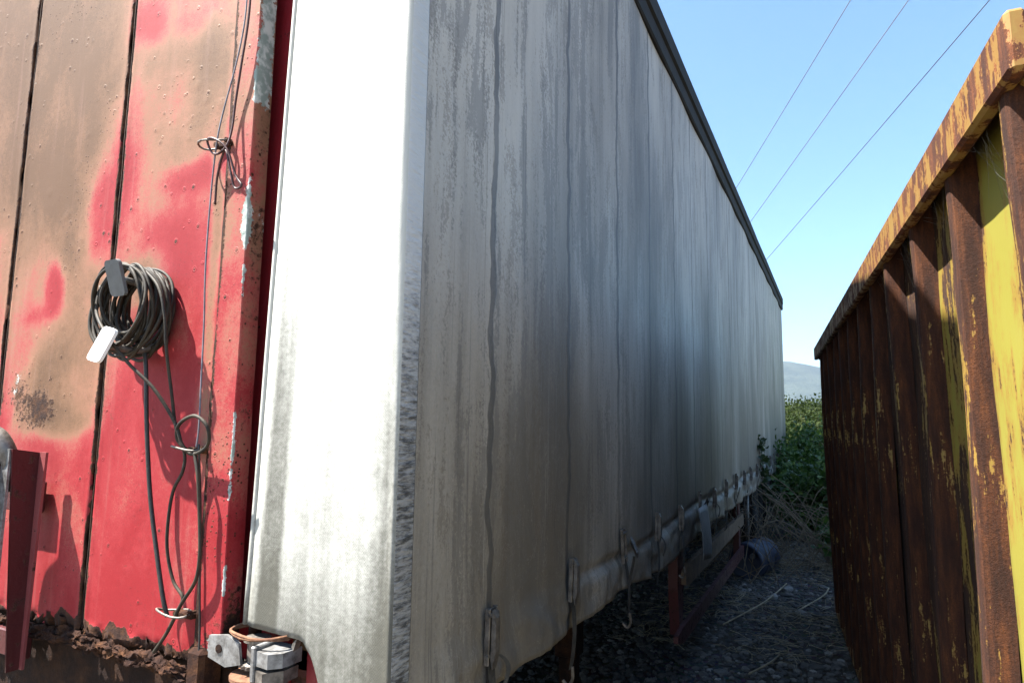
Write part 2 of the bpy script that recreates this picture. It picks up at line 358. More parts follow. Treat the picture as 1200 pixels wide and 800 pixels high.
def mat_leaf(name, c0, c1, c2, rough=0.45):
    n = NT(name); v = n.pos(); a = n.at('tone')
    c = n.ramp(a, [(0.0, c0), (0.55, c1), (1.0, c2)])
    m = n.out(c, rough, spec=0.4 if rough < 0.8 else 0.1)
    tr = n.N.new('ShaderNodeBsdfTranslucent'); n.set(tr.inputs[0], n.mix(1.0, c, (1.0, 1.0, 0.45), 'MULTIPLY'))
    mx = n.N.new('ShaderNodeMixShader'); mx.inputs[0].default_value = 0.3
    n.t.links.new(n.b.outputs[0], mx.inputs[1]); n.t.links.new(tr.outputs[0], mx.inputs[2])
    n.t.links.new(mx.outputs[0], n.N['Material Output'].inputs[0]); M[name] = m
mat_leaf('bramble_leaf', (0.018, 0.046, 0.012), (0.044, 0.098, 0.022), (0.14, 0.20, 0.055))
mat_leaf('scrub_leaf', (0.012, 0.024, 0.006), (0.026, 0.038, 0.011), (0.050, 0.052, 0.020), 0.85)
mat_leaf('vine_leaf', (0.020, 0.035, 0.015), (0.035, 0.06, 0.025), (0.06, 0.09, 0.035))

def mat_ground():
    n = NT('gravel_ground'); v = n.pos(); X, Y, Z = n.xyz(v)
    st = n.voro(v, 26, 'F1', 1); cell = n.voro(v, 26); gr = n.noise(v, 70, 5, 0.75); big = n.noise(v, 0.7, 5, 0.6)
    g = n.mix(n.noise(v, 9, 5, 0.7), (0.035, 0.033, 0.032), (0.085, 0.082, 0.078))
    g = n.mix(0.45, g, n.mix(1.0, st, (0.11, 0.108, 0.105), 'MULTIPLY'))
    soil = n.mix(gr, (0.040, 0.031, 0.022), (0.09, 0.070, 0.048))
    g = n.mix(n.rng(big, 0.45, 0.62), g, soil)
    g = n.mix(n.rng(n.add(Y, n.mul(big, 1.5)), 2.4, 0.9), g, n.mix(gr, (0.15, 0.125, 0.092), (0.25, 0.215, 0.165)))  # paler unseen ground, added to bounce warm light onto the trailer
    grass = n.mix(n.noise(v, 0.25, 5), (0.06, 0.085, 0.025), (0.17, 0.15, 0.07))
    g = n.mix(n.rng(n.add(Y, n.mul(big, 6)), 14, 22), g, grass)
    M['gravel_ground'] = n.out(g, 0.9, n.bump(n.add(n.mul(cell, -0.8), gr), 0.03, 0.8), spec=0.2)
mat_ground()
def mat_stone():
    n = NT('gravel_stone'); v = n.pos(); a = n.at('tone')
    c = n.mix(n.noise(v, 60, 4, 0.7), n.ramp(a, [(0, (0.030, 0.029, 0.029)), (0.6, (0.105, 0.094, 0.083)), (0.9, (0.19, 0.175, 0.155)), (1, (0.40, 0.39, 0.37))]), (0.065, 0.062, 0.060))
    M['gravel_stone'] = n.out(c, 0.85, n.bump(n.noise(v, 90, 4), 0.004, 0.5))
mat_stone()
def mat_hill():
    n = NT('far_wood'); v = n.pos()
    c = n.mix(n.rng(n.noise(n.scl(v, 1, 1, 1), 0.012, 6, 0.7), 0.35, 0.65), (0.014, 0.024, 0.024), (0.032, 0.044, 0.038))
    M['far_wood'] = n.out(c, 0.95, n.bump(n.noise(v, 0.05, 6, 0.7), 12.0, 1.0), spec=0.1)
mat_hill()

# ------------------------------------------------------------------ ground, hills
def ground_h(x, y):
    x = np.asarray(x, float); y = np.asarray(y, float)
    h = 0.10 * (fbm(x*0.5+31, y*0.5+11, 3) - 0.5) * sstep(1.5, 4, np.hypot(x, y))
    h = h + 2.3 * sstep(20, 82, y) - 26 * sstep(130, 600, y)
    h = h + sstep(18, 40, y) * 1.4 * (fbm(x*0.08, y*0.08, 9) - 0.5)
    return h
def axis_coords():
    a = list(np.arange(-14, 14.01, 0.22)); k = 0.3
    while a[-1] < 4200: a.append(a[-1] + k); k *= 1.16
    k = 0.3
    while a[0] > -4200: a.insert(0, a[0] - k); k *= 1.16
    return np.array(a)
gx = axis_coords(); gy = axis_coords() + 6
XX, YY = np.meshgrid(gx, gy, indexing='ij')
gme = grid_mesh('ground', np.stack([XX.ravel(), YY.ravel(), ground_h(XX, YY).ravel()], 1), len(gx), len(gy))
tag(link('ground', gme, M['gravel_ground'], smooth=True), kind='structure')

hx = np.linspace(-3800, 3800, 240); hv = np.linspace(0, 1, 26)
HX, HV = np.meshgrid(hx, hv, indexing='ij')
ridge = 170 + 150 * (fbm(HX/900+4.3, HX*0+2, 5, 5)-0.35) + 30 * fbm(HX/140, HX*0+8, 6, 4)
HZ = -40 + (ridge + 40) * np.sin(HV * math.pi) ** 0.9 + 26 * (fbm(HX/160, HV*9, 12) - 0.5) * np.sin(HV*math.pi)
HY = 1900 + HV * 1900 + 160 * (fbm(HX/700, HV*0+1, 15) - 0.5)
tag(link('hills', grid_mesh('hills', np.stack([HX.ravel(), HY.ravel(), HZ.ravel()], 1), 240, 26), M['far_wood'], smooth=True), kind='structure')

# ------------------------------------------------------------------ curtain-sided trailer
TR = Matrix.Translation((-0.967, 1.29, 0)) @ Matrix.Rotation(0.016, 4, 'Y')
trailer = empty('curtain_side_trailer', (-0.967, 1.29, 0), (0, 0.016, 0))
tag(trailer, 'long curtain-sided semi-trailer with dirty grey curtain and rusting red front wall', 'trailer')
_cr = cam_o.rotation_euler.to_matrix(); _ti = TR.inverted()
def on_front(px, py, y=0.0):
    """point of the front wall (or a plane y metres behind it), in the trailer's own frame, read off the photograph"""
    d = _cr @ Vector(((px-600)/FPX, (400-py)/FPX, -1.0)); o = _ti @ Vector((0, 0, EYE)); d = _ti.to_3x3() @ d
    return o + d * ((y - o.y) / d.y)
def on_side(px, py, x=0.0):
    d = _cr @ Vector(((px-600)/FPX, (400-py)/FPX, -1.0)); o = _ti @ Vector((0, 0, EYE)); d = _ti.to_3x3() @ d
    return o + d * ((x - o.x) / d.x)
L, W, ZB, ZT = 13.6, 2.48, 1.06, 4.22

# --- front wall: backing sheet + panels with weld seams, wear read as paint loss
bulkhead = MB().box(-W+0.10, -0.60, 0.022, 0.06, 1.06, 4.25).build('bulkhead', M['dark_rust'], trailer)
WEAR = [ # px, py, rx, ry, value
 (20, 60, 60, 190, 0.50), (20, 330, 30, 120, 0.22), (95, 90, 60, 150, 0.48), (60, 240, 60, 110, 0.35), (95, 380, 50, 110, 0.50), (70, 440, 50, 60, 0.25),
 (205, 60, 40, 26, 0.20), (245, 95, 24, 62, 0.45), (180, 130, 26, 55, 0.16), (215, 165, 34, 46, 0.28), (180, 225, 22, 30, 0.20), (172, 318, 26, 34, 0.50), (250, 300, 7, 230, 0.42), (243, 520, 6, 120, 0.3), (62, 492, 38, 24, 0.55), (40, 455, 30, 44, 0.45),
 (175, 22, 22, 26, -0.45), (230, 28, 18, 24, -0.25), (150, 170, 16, 90, -0.40), (125, 245, 22, 55, -0.45), (225, 205, 50, 18, -0.42), (65, 338, 11, 36, -0.80), (45, 370, 12, 14, -0.30),
 (215, 290, 40, 60, -0.22), (60, 575, 60, 60, 0.12), (120, 560, 30, 50, 0.05), (195, 560, 16, 70, 0.22), (150, 560, 14, 90, 0.10), (225, 660, 16, 70, 0.20), (20, 650, 30, 80, 0.15), (90, 640, 22, 60, 0.20), (15, 560, 30, 50, 0.25)]
RUSTS = [(42, 465, 34, 44, 0.40), (20, 455, 12, 36, 0.22), (58, 492, 40, 24, 0.22), (48, 470, 10, 14, 0.2), (165, 640, 22, 40, 0.20), (150, 690, 30, 30, 0.18), (80, 590, 8, 30, 0.30), (40, 560, 12, 18, 0.3), (105, 420, 12, 18, 0.2), (190, 655, 16, 30, 0.18), (88, 20, 5, 6, 0.3)]
CHIPS = [(17, 462, 6, 18, 0.50), (24, 442, 6, 9, 0.50), (30, 452, 5, 5, 0.35), (62, 496, 18, 9, 0.30), (38, 20, 3, 7, 0.40), (43, 42, 2.5, 4, 0.40), (22, 38, 3, 3, 0.3), (42, 105, 2.5, 22, 0.42)]
def front_fields(x, z, seam):
    base = np.interp(z, [1.0, 1.45, 1.8, 2.2, 2.6, 3.0, 4.3], [0.02, 0.06, 0.12, 0.26, 0.40, 0.50, 0.55])
    wx = x + 0.06*(fbm(x*4, z*4, 41)-0.5); wz = z + 0.10*(fbm(x*4+9, z*4, 47)-0.5)
    def acc(lst, x, z):
        s = np.zeros_like(x)
        for px, py, rx, ry, val in lst:
            c = on_front(px, py); e = on_front(px+rx, py); g = on_front(px, py+ry)
            q = ((x-c.x)/abs(e.x-c.x))**2 + ((z-c.z)/abs(g.z-c.z))**2
            s = s + val * np.exp(-q**1.4)
        return s
    wear = np.clip(base + acc(WEAR, wx, wz), 0, 1)
    rust = acc(RUSTS, wx, wz) + 1.0*np.exp(-(seam/0.011)**2)*sstep(0.25, 0.5, fbm(x*0+1, z*11, 79)) + 0.60*np.exp(-(seam/0.030)**2)*fbm(x*9, z*9, 77)**1.5*1.6
    rust = rust + 0.9*(1-sstep(1.075, 1.10, z + 0.05*(fbm(x*14, z*0, 31)-0.5)*2))
    return wear, rust, acc(CHIPS, x, z)
BL = []                                                               # paint blisters
rb = np.random.RandomState(3)
for px, py, sp, cnt in ((45, 470, 30, 46), (60, 420, 40, 20), (80, 300, 60, 18), (100, 230, 60, 14), (150, 650, 60, 24), (80, 590, 30, 12), (230, 130, 40, 14), (25, 30, 30, 8), (185, 600, 40, 10), (70, 660, 30, 10)):
    for _ in range(cnt):
        c = on_front(px + rb.randn()*sp*0.6, py + rb.randn()*sp*0.8); BL.append((c.x, c.z, rb.uniform(0.004, 0.013)))
def front_panel(x0, x1, first):
    nu = int((x1-x0)/0.0085)+1; zs = np.arange(1.05, 3.36, 0.0085); zs = np.concatenate([zs, np.arange(3.4, 4.24, 0.05)])
    xs = np.linspace(x0, x1, nu); GX, GZ = np.meshgrid(xs, zs, indexing='ij')
    seam = np.minimum(GX - x0, x1 - GX)
    wear, rust, chip = front_fields(GX, GZ, seam)
    dy = 0.007*(fbm(GX*3.2, GZ*2.2, 21, 2)-0.5) - 0.004*np.exp(-((seam-0.015)/0.010)**2)*fbm(GX*20, GZ*7, 5) + 0.006*sstep(0.012, 0, seam)
    for cx, cz, r in BL:
        m = (abs(GX-cx) < r*1.8) & (abs(GZ-cz) < r*1.8)
        if m.any():
            q = np.hypot(GX[m]-cx, GZ[m]-cz)/r; dy[m] -= 0.0008*np.exp(-((q-0.75)/0.4)**2); rust[m] += 0.30*np.exp(-(q/0.6)**2)
    # rotted lower edge
    rot = sstep(1.11, 1.05, GZ); dy += rot*(0.05*(fbm(GX*26, GZ*26, 61)-0.5))
    XJ = GX + (np.where(GX == x0, 1, 0) - np.where(GX == x1, 1, 0)) * (0.001+0.022*fbm(GX*0+first*7, GZ*13, 90+first, 5)**2.2)
    ZJ = GZ + np.where(GZ == zs[0], 1, 0)*0.06*fbm(GX*22, GZ*0, 33)
    me = grid_mesh('panel', np.stack([XJ.ravel(), dy.ravel(), ZJ.ravel()], 1), nu, len(zs))
    me.flip_normals() if False else None
    attr(me, 'wear', wear.ravel()); attr(me, 'rust', rust.ravel()); attr(me, 'chip', chip.ravel())
    o = link('panel', me, M['bulkhead_paint'], bulkhead, smooth=True)
    return o
for k, (a, b) in enumerate(((-2.36, -1.773), (-1.767, -1.178), (-1.171, -0.642))): front_panel(a, b, k)
# --- right corner post of the front wall: folded plate, chipped along its edge
def corner_post(xa, xb, ya, yb, side, name='corner_post'):
    prof = [(xa, 0.03), (xa, ya+0.003), (xa+0.004, ya)] + [(xa + (xb-xa)*t, ya) for t in (0.2, 0.4, 0.6, 0.8)] + [(xb-0.0025, ya), (xb, ya+0.0025)] + [(xb, ya + (yb-ya)*t) for t in (0.3, 0.5, 0.7, 1.0)]
    zs = np.concatenate([np.arange(1.10, 3.36, 0.012), np.arange(3.4, 4.3, 0.06)])
    PX = np.array([p[0] for p in prof])[:, None] + zs*0; PY = np.array([p[1] for p in prof])[:, None] + zs*0; PZ = np.array([0]*len(prof))[:, None] + zs
    edge = np.hypot(PX-xb, PY-ya)
    wear = np.interp(PZ, [1.0, 1.9, 2.35, 2.7, 3.2], [0.10, 0.24, 0.38, 0.54, 0.56]) + 0.50*(fbm(PX*6, PZ*5, 8)-0.5)
    wear = np.clip(wear + sstep(ya+0.01, ya+0.02, PY)*0.10, 0, 1)
    left = np.maximum(0, PX-xa); rust = 0.62*np.exp(-(left/0.008)**2)*(0.6+0.8*fbm(PX*0+3, PZ*7, 4)) + 0.28*sstep(1.25, 1.14, PZ) + 0.14*sstep(ya+0.01, ya+0.02, PY) + 0.42*fbm(PX*10, PZ*8, 14)
    chip = 0.62*np.exp(-(edge/0.013)**2)*sstep(0.46, 0.60, fbm(PX*0+1, PZ*8.5, 71, 5)) + sstep(2.55, 2.7, PZ)*0.85*np.exp(-((PY-ya-0.03)/0.04)**2)*sstep(xb-0.01, xb-0.002, PX)*sstep(0.35, 0.5, fbm(PX*0+1, PZ*5, 73)+0.16)
    chip += 0.7*np.exp(-((PZ-2.28)/0.08)**2)*np.exp(-((PX-xb+0.012)/0.018)**2) + 0.7*sstep(1.165, 1.13, PZ)*sstep(xa+0.02, xa+0.06, PX)
    PX = PX + 0.003*(fbm(PX*0+5, PZ*9, 22)-0.5)
    me = grid_mesh(name, np.stack([PX.ravel(), PY.ravel(), PZ.ravel()], 1), len(prof), len(zs))
    attr(me, 'wear', wear.ravel()); attr(me, 'rust', rust.ravel()); attr(me, 'chip', chip.ravel())
    return link(name, me, M['bulkhead_paint'], trailer)
corner_post(-0.638, -0.536, -0.022, 0.038, 1)
MB().bbox(-W, -W+0.11, -0.02, 0.08, 1.08, 4.28).build('corner_post', M['red_paint'], trailer)
MB().box(-0.62, -0.40, 0.085, 0.11, 1.0, 4.2).build('corner_recess', M['recess_red'], trailer)
MB().bbox(-W, -0.40, -0.03, 0.10, 4.26, 4.40, 0.006).build('head_rail', M['red_paint'], trailer)
# seam bead left of the post
bead = [(-0.648 + 0.004*(vnoise(z*9, 3.3, 4)-0.5), -0.004, z) for z in np.arange(1.12, 3.4, 0.04)]
MB().tube(bead, [0.003 + 0.009*float(fbm(z*9, 1, 8))**1.3 for z in np.arange(1.12, 3.4, 0.04)], 6).build('weld_seam', M['dark_rust'], trailer)
for sx in (-1.77, -1.1745):
    zz = np.arange(1.07, 3.4, 0.03)
    MB().tube([(sx + 0.004*(float(vnoise(z*12, sx, 4))-0.5), 0.008, z) for z in zz], [0.004 + 0.004*float(vnoise(z*11, sx*3, 6)) for z in zz], 6).build('weld_seam', M['dark_rust'], trailer)
# rotted sill under the front wall
nu, nv = 380, 18
sx, sv = np.meshgrid(np.linspace(-W, -0.60, nu), np.linspace(0, 1, nv), indexing='ij')
cy = -0.004 - 0.020*np.sin(sv*math.pi)**0.6*(0.3 + 1.2*fbm(sx*12, sv*3, 51)) - 0.040*(fbm(sx*38, sv*9, 52, 5)-0.5)
cz = 1.060 - 0.045*sv + 0.045*(fbm(sx*24, sv*4, 53, 5)-0.5)
link('sill', grid_mesh('sill', np.stack([sx.ravel(), cy.ravel(), cz.ravel()], 1), nu, nv), M['sill_rust'], trailer, False)
MB().bbox(-W, -0.53, 0.03, 0.16, 0.78, 1.06, 0.01).build('front_beam', M['dark_rust'], trailer)
MB().bbox(-0.53, -0.02, 0.10, 0.24, 0.80, 1.12, 0.01).build('front_beam', M['dark_red'], trailer)
pst = MB(); pst.bbox(-0.640, -0.575, -0.045, 0.03, 0.98, 1.115, 0.012); pst.build('hinge_block', M['rust'], trailer)
# red gusset plate seen through the cut-away corner of the curtain
MB().prism([(-0.30, 1.17), (-0.20, 1.17), (-0.13, 0.86), (-0.30, 0.86)], 'y', 0.05, 0.062).build('gusset', M['red_paint'], trailer)
MB().prism([(-0.305, 1.165), (-0.29, 1.18), (-0.36, 0.98), (-0.375, 0.97)], 'y', 0.0, 0.02).build('latch_strip', M['dull_steel'], trailer)

# --- curtain: one cloth going round the corner pole
def zb_front(x): return np.interp(x, [-0.6, -0.27, -0.235, -0.20, -0.15, 0.0], [1.19, 1.178, 1.14, 1.06, 0.93, 0.90])
cols = [('f', x) for x in np.linspace(0, 1, 34)] + [('a', a) for a in np.linspace(0, math.pi/2, 7)[1:-1]]
ys = np.concatenate([np.arange(0.035, 4.2, 0.022), np.arange(4.2, 13.56, 0.06), [13.56]])
cols += [('s', y) for y in ys]
tz = np.concatenate([np.linspace(0, 0.17, 34)[:-1], np.linspace(0.17, 1, 60)])
RC = 0.014
CV = []; front_i = 0
for kind, q in cols:
    for t in tz:
        if kind == 'f':
            x1 = -RC; zb = None
            # leading edge leans a little outward lower down
            zt = ZT
            z0 = 1.18 + t*(zt-1.18); xl = -0.425 - 0.030*(2.935-z0); x = xl + (x1-xl)*q
            zb = float(zb_front(x)); z = zb + t*(zt-zb)
            xl = -0.425 - 0.030*(2.935-z); x = xl + (x1-xl)*q
            y = -0.004 + 0.010*(float(fbm(x*5, z*1.3, 5))-0.5) + 0.012*math.exp(-((x-xl)/0.02)**2)
        elif kind == 'a':
            x = -RC + RC*math.sin(q); y = -0.004 + RC*(1-math.cos(q)); zb = 0.90; z = zb + t*(ZT-zb)
        else:
            y = q; x = 0.0; z = 0
            zb = 0.93 + 0.03*sstep(1.8, 0.6, q) + 0.09*(float(fbm(q*1.1, 3.0, 6))-0.5) - 0.03*sstep(1.4, 3.0, q)
            z = zb + t*(ZT-zb)
        CV.append((x, y, z))
CV = np.array(CV)
isS = np.array([c[0] == 's' for c in cols for _ in tz])
y, z = CV[:, 1], CV[:, 2]
st = (y-0.46)/0.65; fr = np.abs(st-np.round(st))*0.65
bul = 0.010*np.sin(st*2*math.pi*0.5+0.7)*0.5 + 0.016*(fbm(y*0.9, z*0.6, 44)-0.5)
near_hem = sstep(1.16, 1.02, z)
hem = near_hem*(0.012+0.018*sstep(0.0, 0.30, fr)*(fbm(y*1.3, z*2, 15)*1.6-0.2) - 0.010*sstep(0.08, 0.0, fr))
crease = -0.022*np.exp(-((z-1.10-0.02*np.sin(y*2.1))/0.022)**2)*sstep(0.9, 1.6, y)
wr = near_hem*0.045*(fbm(y*6+z*5, z*11-y*3, 19, 5)-0.5) + sstep(1.5, 1.1, z)*0.012*(fbm(y*5+z*5, z*5, 29)-0.5)
CV[:, 0] += np.where(isS, (bul + hem + crease + wr)*sstep(0.04, 0.35, y), 0)
cme = grid_mesh('curtain', CV, len(cols), len(tz))
cme.materials.append(M['curtain_front_cloth']); cme.materials.append(M['curtain_side_cloth'])
nf = 34 + 3; npq = len(tz)-1
cme.polygons.foreach_set('material_index', [0 if i < nf*npq else 1 for i in range(len(cme.polygons))])
curtain = link('curtain', cme, None, trailer, True)
sm = curtain.modifiers.new('thickness', 'SOLIDIFY'); sm.thickness = 0.0025; sm.offset = -1
# stitched leading edge tube
le = [(-0.425-0.030*(2.935-zz)-0.003, 0.009+0.010*(float(fbm((-0.425-0.030*(2.935-zz))*5, zz*1.3, 5))-0.5), zz) for zz in np.arange(1.185, 4.2, 0.1)]
MB().tube(le, 0.008, 8).build('edge_piping', M['curtain_front_cloth'], curtain, True)
MB().tube([(-0.47, 0.03, 1.05), (-0.40, 0.03, 4.2)], 0.017, 12).build('tension_pole', M['rust'], trailer, True)
# torn flap hanging below the hem
fl = np.array([[0.02+0.03*math.sin(v*2), 3.40+0.34*u, 1.13-0.34*v-0.05*u*v] for u in np.linspace(0, 1, 9) for v in np.linspace(0, 1, 9)])
fl[:, 0] += 0.045
fo = link('torn_flap', grid_mesh('torn_flap', fl, 9, 9), M['curtain_inner'], curtain, True); fo.modifiers.new('thickness', 'SOLIDIFY').thickness = 0.003
# --- buckles every 0.65 m
def buckle_meshes():
    b = MB(); b.bbox(-0.004, 0.012, -0.024, -0.018, -0.075, 0.075, 0.002); b.bbox(-0.004, 0.012, 0.018, 0.024, -0.075, 0.075, 0.002)
    b.bbox(-0.003, 0.003, -0.018, 0.018, -0.07, 0.07, 0.001); b.tube([(0.008, -0.03, 0.055), (0.008, 0.03, 0.055)], 0.006, 8); b.tube([(0.008, -0.03, -0.05), (0.008, 0.03, -0.05)], 0.005, 8)
    body = b.mesh('buckle_body')
    l = MB(); l.prism([(0.012, 0.07), (0.024, 0.05), (0.027, -0.04), (0.018, -0.085), (0.012, -0.06)], 'y', -0.013, 0.013); lever = l.mesh('lever')
    w = MB(); ww = np.array([(0.006+0.012*math.sin(t*3), -0.02+0.04*u, -0.06-0.24*t) for u in (0, 0.5, 1) for t in np.linspace(0, 1, 9)])
    tail = grid_mesh('strap', ww, 3, 9)
    h = MB(); h.tube(spline([(0.014, 0, -0.29), (0.016, 0, -0.33), (0.0, 0, -0.355), (-0.02, 0, -0.34)], 5), 0.006, 6)
    up = MB(); up.box(0.001, 0.004, -0.02, 0.02, 0.06, 0.20)
    return body, lever, tail, h.mesh('hook'), up.mesh('strap')
bb, bl, bt, bh, bu = buckle_meshes()
for me, mm in ((bb, 'dull_steel'), (bl, 'dull_steel'), (bt, 'web_strap'), (bh, 'dull_steel'), (bu, 'web_strap')): me.materials.append(M[mm])
tails = []
for q in range(3):
    sg = (1, -1, 1)[q]; tv = np.array([(0.016+0.02*math.sin(t*2.5+q)+0.006*u, sg*(0.012+0.035*t+0.02*math.sin(t*5+q)) + 0.022*u*math.cos(t*1.5), -0.05-(0.10+0.05*q)*t-0.006*u*sg) for u in (0, 0.5, 1) for t in np.linspace(0, 1, 10)])
    tails.append(grid_mesh('loose_tail', tv, 3, 10)); tails[-1].materials.append(M['web_strap'])
rb = np.random.RandomState(11)
for k in range(20):
    yy = 0.46 + 0.65*k
    b = link('buckle', bb, None, trailer, loc=(0.018, yy + rb.uniform(-0.02, 0.02), 1.13 + rb.uniform(-0.02, 0.02)))
    b.scale = (1.05,)*3; b.rotation_euler = (rb.uniform(-0.10, 0.10), rb.uniform(-0.05, 0.05), 0)
    lv = link('lever', bl, None, b)
    if k in (2, 5): lv.rotation_euler = (1.9 if k == 2 else 0.9, 0, 0.5); lv.location = (0.02, 0.05, -0.02)
    s = link('strap', bt, None, b)
    if k not in (3, 6): link('hook', bh, None, b)
    if k % 3 != 1: lt = link('loose_tail', tails[k % 3], None, b)

# --- roof rail, roof, other walls, chassis
rp = MB(); seg = np.arange(-0.02, L+0.01, 0.34)
def rail_prof(y):
    w = 0.014*(float(vnoise(y*1.4, 2.2, 3))-0.5)
    return [(-0.06, 4.11), (0.012, 4.11), (0.022, 4.12), (0.022, 4.225), (0.040, 4.235), (0.042, 4.34+w), (0.030, 4.38+w), (0.006, 4.43+w), (-0.06, 4.44+w)]
V = np.array([[(p[0], y, p[1]) for p in rail_prof(y)] for y in seg]).reshape(-1, 3)
link('roof_rail', grid_mesh('roof_rail', V, len(seg), 9), M['rail_black'], trailer)
rs = MB(); rs.prism([(-W+0.03, 4.38), (-W*0.5, 4.43), (-0.03, 4.38), (-0.03, 4.36), (-W+0.03, 4.36)], 'y', 0.02, L); rs.build('roof', M['roof_sheet'], trailer)
MB().bbox(0.0, 0.03, L-0.05, L+0.03, 4.12, 4.36, 0.004).build('rail_end_cap', M['rail_black'], trailer)
MB().box(-W+0.03, -0.03, 0.10, L-0.05, 1.06, 1.16).build('floor', M['old_plank'], trailer)
MB().box(-0.15, -0.06, 0.10, L-0.05, 0.98, 1.15).build('side_rave', M['dark_red'], trailer)
MB().box(-W+0.012, -W+0.10, 0.10, L-0.05, 0.98, 1.15).build('side_rave', M['dark_red'], trailer)
MB().box(-W, -W+0.006, 0.10, L-0.05, 0.95, 4.36).build('curtain', M['curtain_side_cloth'], trailer)
for x0 in (-W+0.05, -W/2+0.01):
    MB().bbox(x0, x0+1.18, L-0.05, L, 1.10, 4.35, 0.006).build('rear_door', M['faded_red'], trailer)
for x0 in (-1.80, -0.80):
    c = MB(); c.box(x0, x0+0.14, 0.2, L, 0.94, 0.96); c.box(x0, x0+0.14, 0.2, L, 0.56, 0.58); c.box(x0+0.06, x0+0.08, 0.2, L, 0.58, 0.94); c.build('chassis_beam', M['dark_red'], trailer)
for yy in np.arange(1.0, 13.4, 1.3):
    MB().box(-W+0.10, -0.10, yy, yy+0.06, 0.962, 1.055).build('cross_member', M['dark_red'], trailer)
MB().box(-W+0.02, -W+0.035, 0.3, L-1.0, 0.22, 0.975).build('light_block_skirt', M['dark_red'], trailer)  # unseen skirt, added to keep skylight out from under the trailer
MB().bbox(-1.62, -0.86, 4.2, 6.2, 0.40, 0.93, 0.01).build('light_block_box', M['dark_rust'], trailer)  # box added below the floor to block light underneath
# landing legs
for x0 in (-1.95, -0.80):
    g = MB(); g.bbox(x0+0.15, x0+0.29, 2.55, 2.69, 0.30, 0.95, 0.008); g.bbox(x0+0.17, x0+0.27, 2.57, 2.67, 0.06, 0.30, 0.006); g.bbox(x0+0.10, x0+0.34, 2.50, 2.74, 0.0, 0.05, 0.006); g.build('landing_leg', M['dark_rust'], trailer)
# side guard: two posts, plank on top, steel rail below
guard = MB().prism([(3.26, 1.0), (3.46, 1.0), (3.44, 0.60), (3.40, 0.30), (3.30, 0.30), (3.26, 0.6)], 'x', -0.115, -0.05).build('side_guard', M['dark_red'], trailer)
MB().bbox(-0.115, -0.05, 6.36, 6.48, 0.28, 1.0, 0.006).build('guard_post', M['dark_red'], guard)
MB().prism([(3.36, 0.70), (3.50, 0.74), (6.5, 0.72), (6.5, 0.595), (3.50, 0.595), (3.36, 0.62)], 'x', -0.049, -0.015).build('guard_plank', M['old_plank'], guard)
MB().prism([(3.10, 0.355), (3.28, 0.37), (6.5, 0.37), (6.5, 0.265), (3.28, 0.265), (3.10, 0.31)], 'x', -0.048, -0.018).build('guard_rail', M['dark_red'], guard)
MB().tube([(-0.03, 6.95, 1.0), (-0.03, 6.95, 0.36)], 0.022, 10).build('drain_pipe', M['galvanised'], trailer, True)
# wheels
tp = [(0.30, -0.15), (0.34, -0.17), (0.44, -0.185), (0.49, -0.17), (0.51, -0.14)]
for q in (-0.09, -0.03, 0.03, 0.09): tp += [(0.512, q-0.022), (0.512, q+0.012), (0.498, q+0.016), (0.498, q+0.034)]
tp += [(0.51, 0.14), (0.49, 0.17), (0.44, 0.185), (0.34, 0.17), (0.30, 0.15), (0.30, -0.15)]
tyre = MB().lathe(tp, 'x', 40).mesh('tyre')
rim = MB().lathe([(0.0, 0.02), (0.10, 0.03), (0.11, 0.08), (0.16, 0.08), (0.17, 0.02), (0.24, 0.01), (0.285, 0.12), (0.30, 0.14), (0.30, -0.14), (0.27, -0.12), (0.0, -0.10)], 'x', 32).mesh('rim')
tyre.materials.append(M['tyre_rubber']); rim.materials.append(M['dull_steel'])
hub = MB().lathe([(0.0, 0.11), (0.07, 0.11), (0.09, 0.08), (0.09, 0.03)], 'x', 20).mesh('wheel'); hub.materials.append(M['dark_rust'])
for yy in (8.7, 10.0, 11.3):
    for xx, sg in ((-0.25, 1), (-W+0.25, -1)):
        w = link('wheel', hub, None, trailer, True, (xx, yy, 0.515))
        w.scale = (sg, 1, 1)
        link('tyre', tyre, None, w, True); link('rim', rim, None, w, True)
    MB().tube([(-W+0.3, yy, 0.515), (-0.3, yy, 0.515)], 0.06, 12).build('axle', M['dark_rust'], trailer, True)

# --- curtain tensioner at the foot of the corner pole
tens = MB(); c0 = Vector((-0.50, -0.03, 1.125))
tens.prism([(-0.565, 1.155), (-0.50, 1.165), (-0.455, 1.15), (-0.445, 1.10), (-0.50, 1.085), (-0.565, 1.10)], 'y', -0.034, -0.026)
tens.build('tensioner', M['galvanised'], trailer); tn = trailer.children[-1]
tn = [o for o in trailer.children if o.name.startswith('tensioner')][0]
MB().lathe([(0.0, -0.0365), (0.011, -0.0365), (0.011, -0.034)], 'y', 14, (-0.525, 0, 1.127)).build('pivot_bolt', M['dark_rust'], tn)
MB().lathe([(0.0, 1.09), (0.034, 1.09), (0.034, 1.10), (0.024, 1.105), (0.024, 1.150), (0.034, 1.155), (0.034, 1.162), (0.0, 1.162)], 'z', 18, (-0.425, 0.0, 0)).build('ratchet_drum', M['dull_steel'], tn, False)
tt = MB()
for k in range(14):
    a = 2*math.pi*k/14; tt.prism([(-0.425+0.032*math.cos(a-0.12), 0.032*math.sin(a-0.12)), (-0.425+0.043*math.cos(a), 0.043*math.sin(a)), (-0.425+0.032*math.cos(a+0.12), 0.032*math.sin(a+0.12))], 'z', 1.092, 1.100)
tt.build('ratchet_teeth', M['dull_steel'], tn)
MB().bbox(-0.39, -0.375, -0.055, 0.03, 1.075, 1.16, 0.003).build('pawl_plate', M['galvanised'], tn)
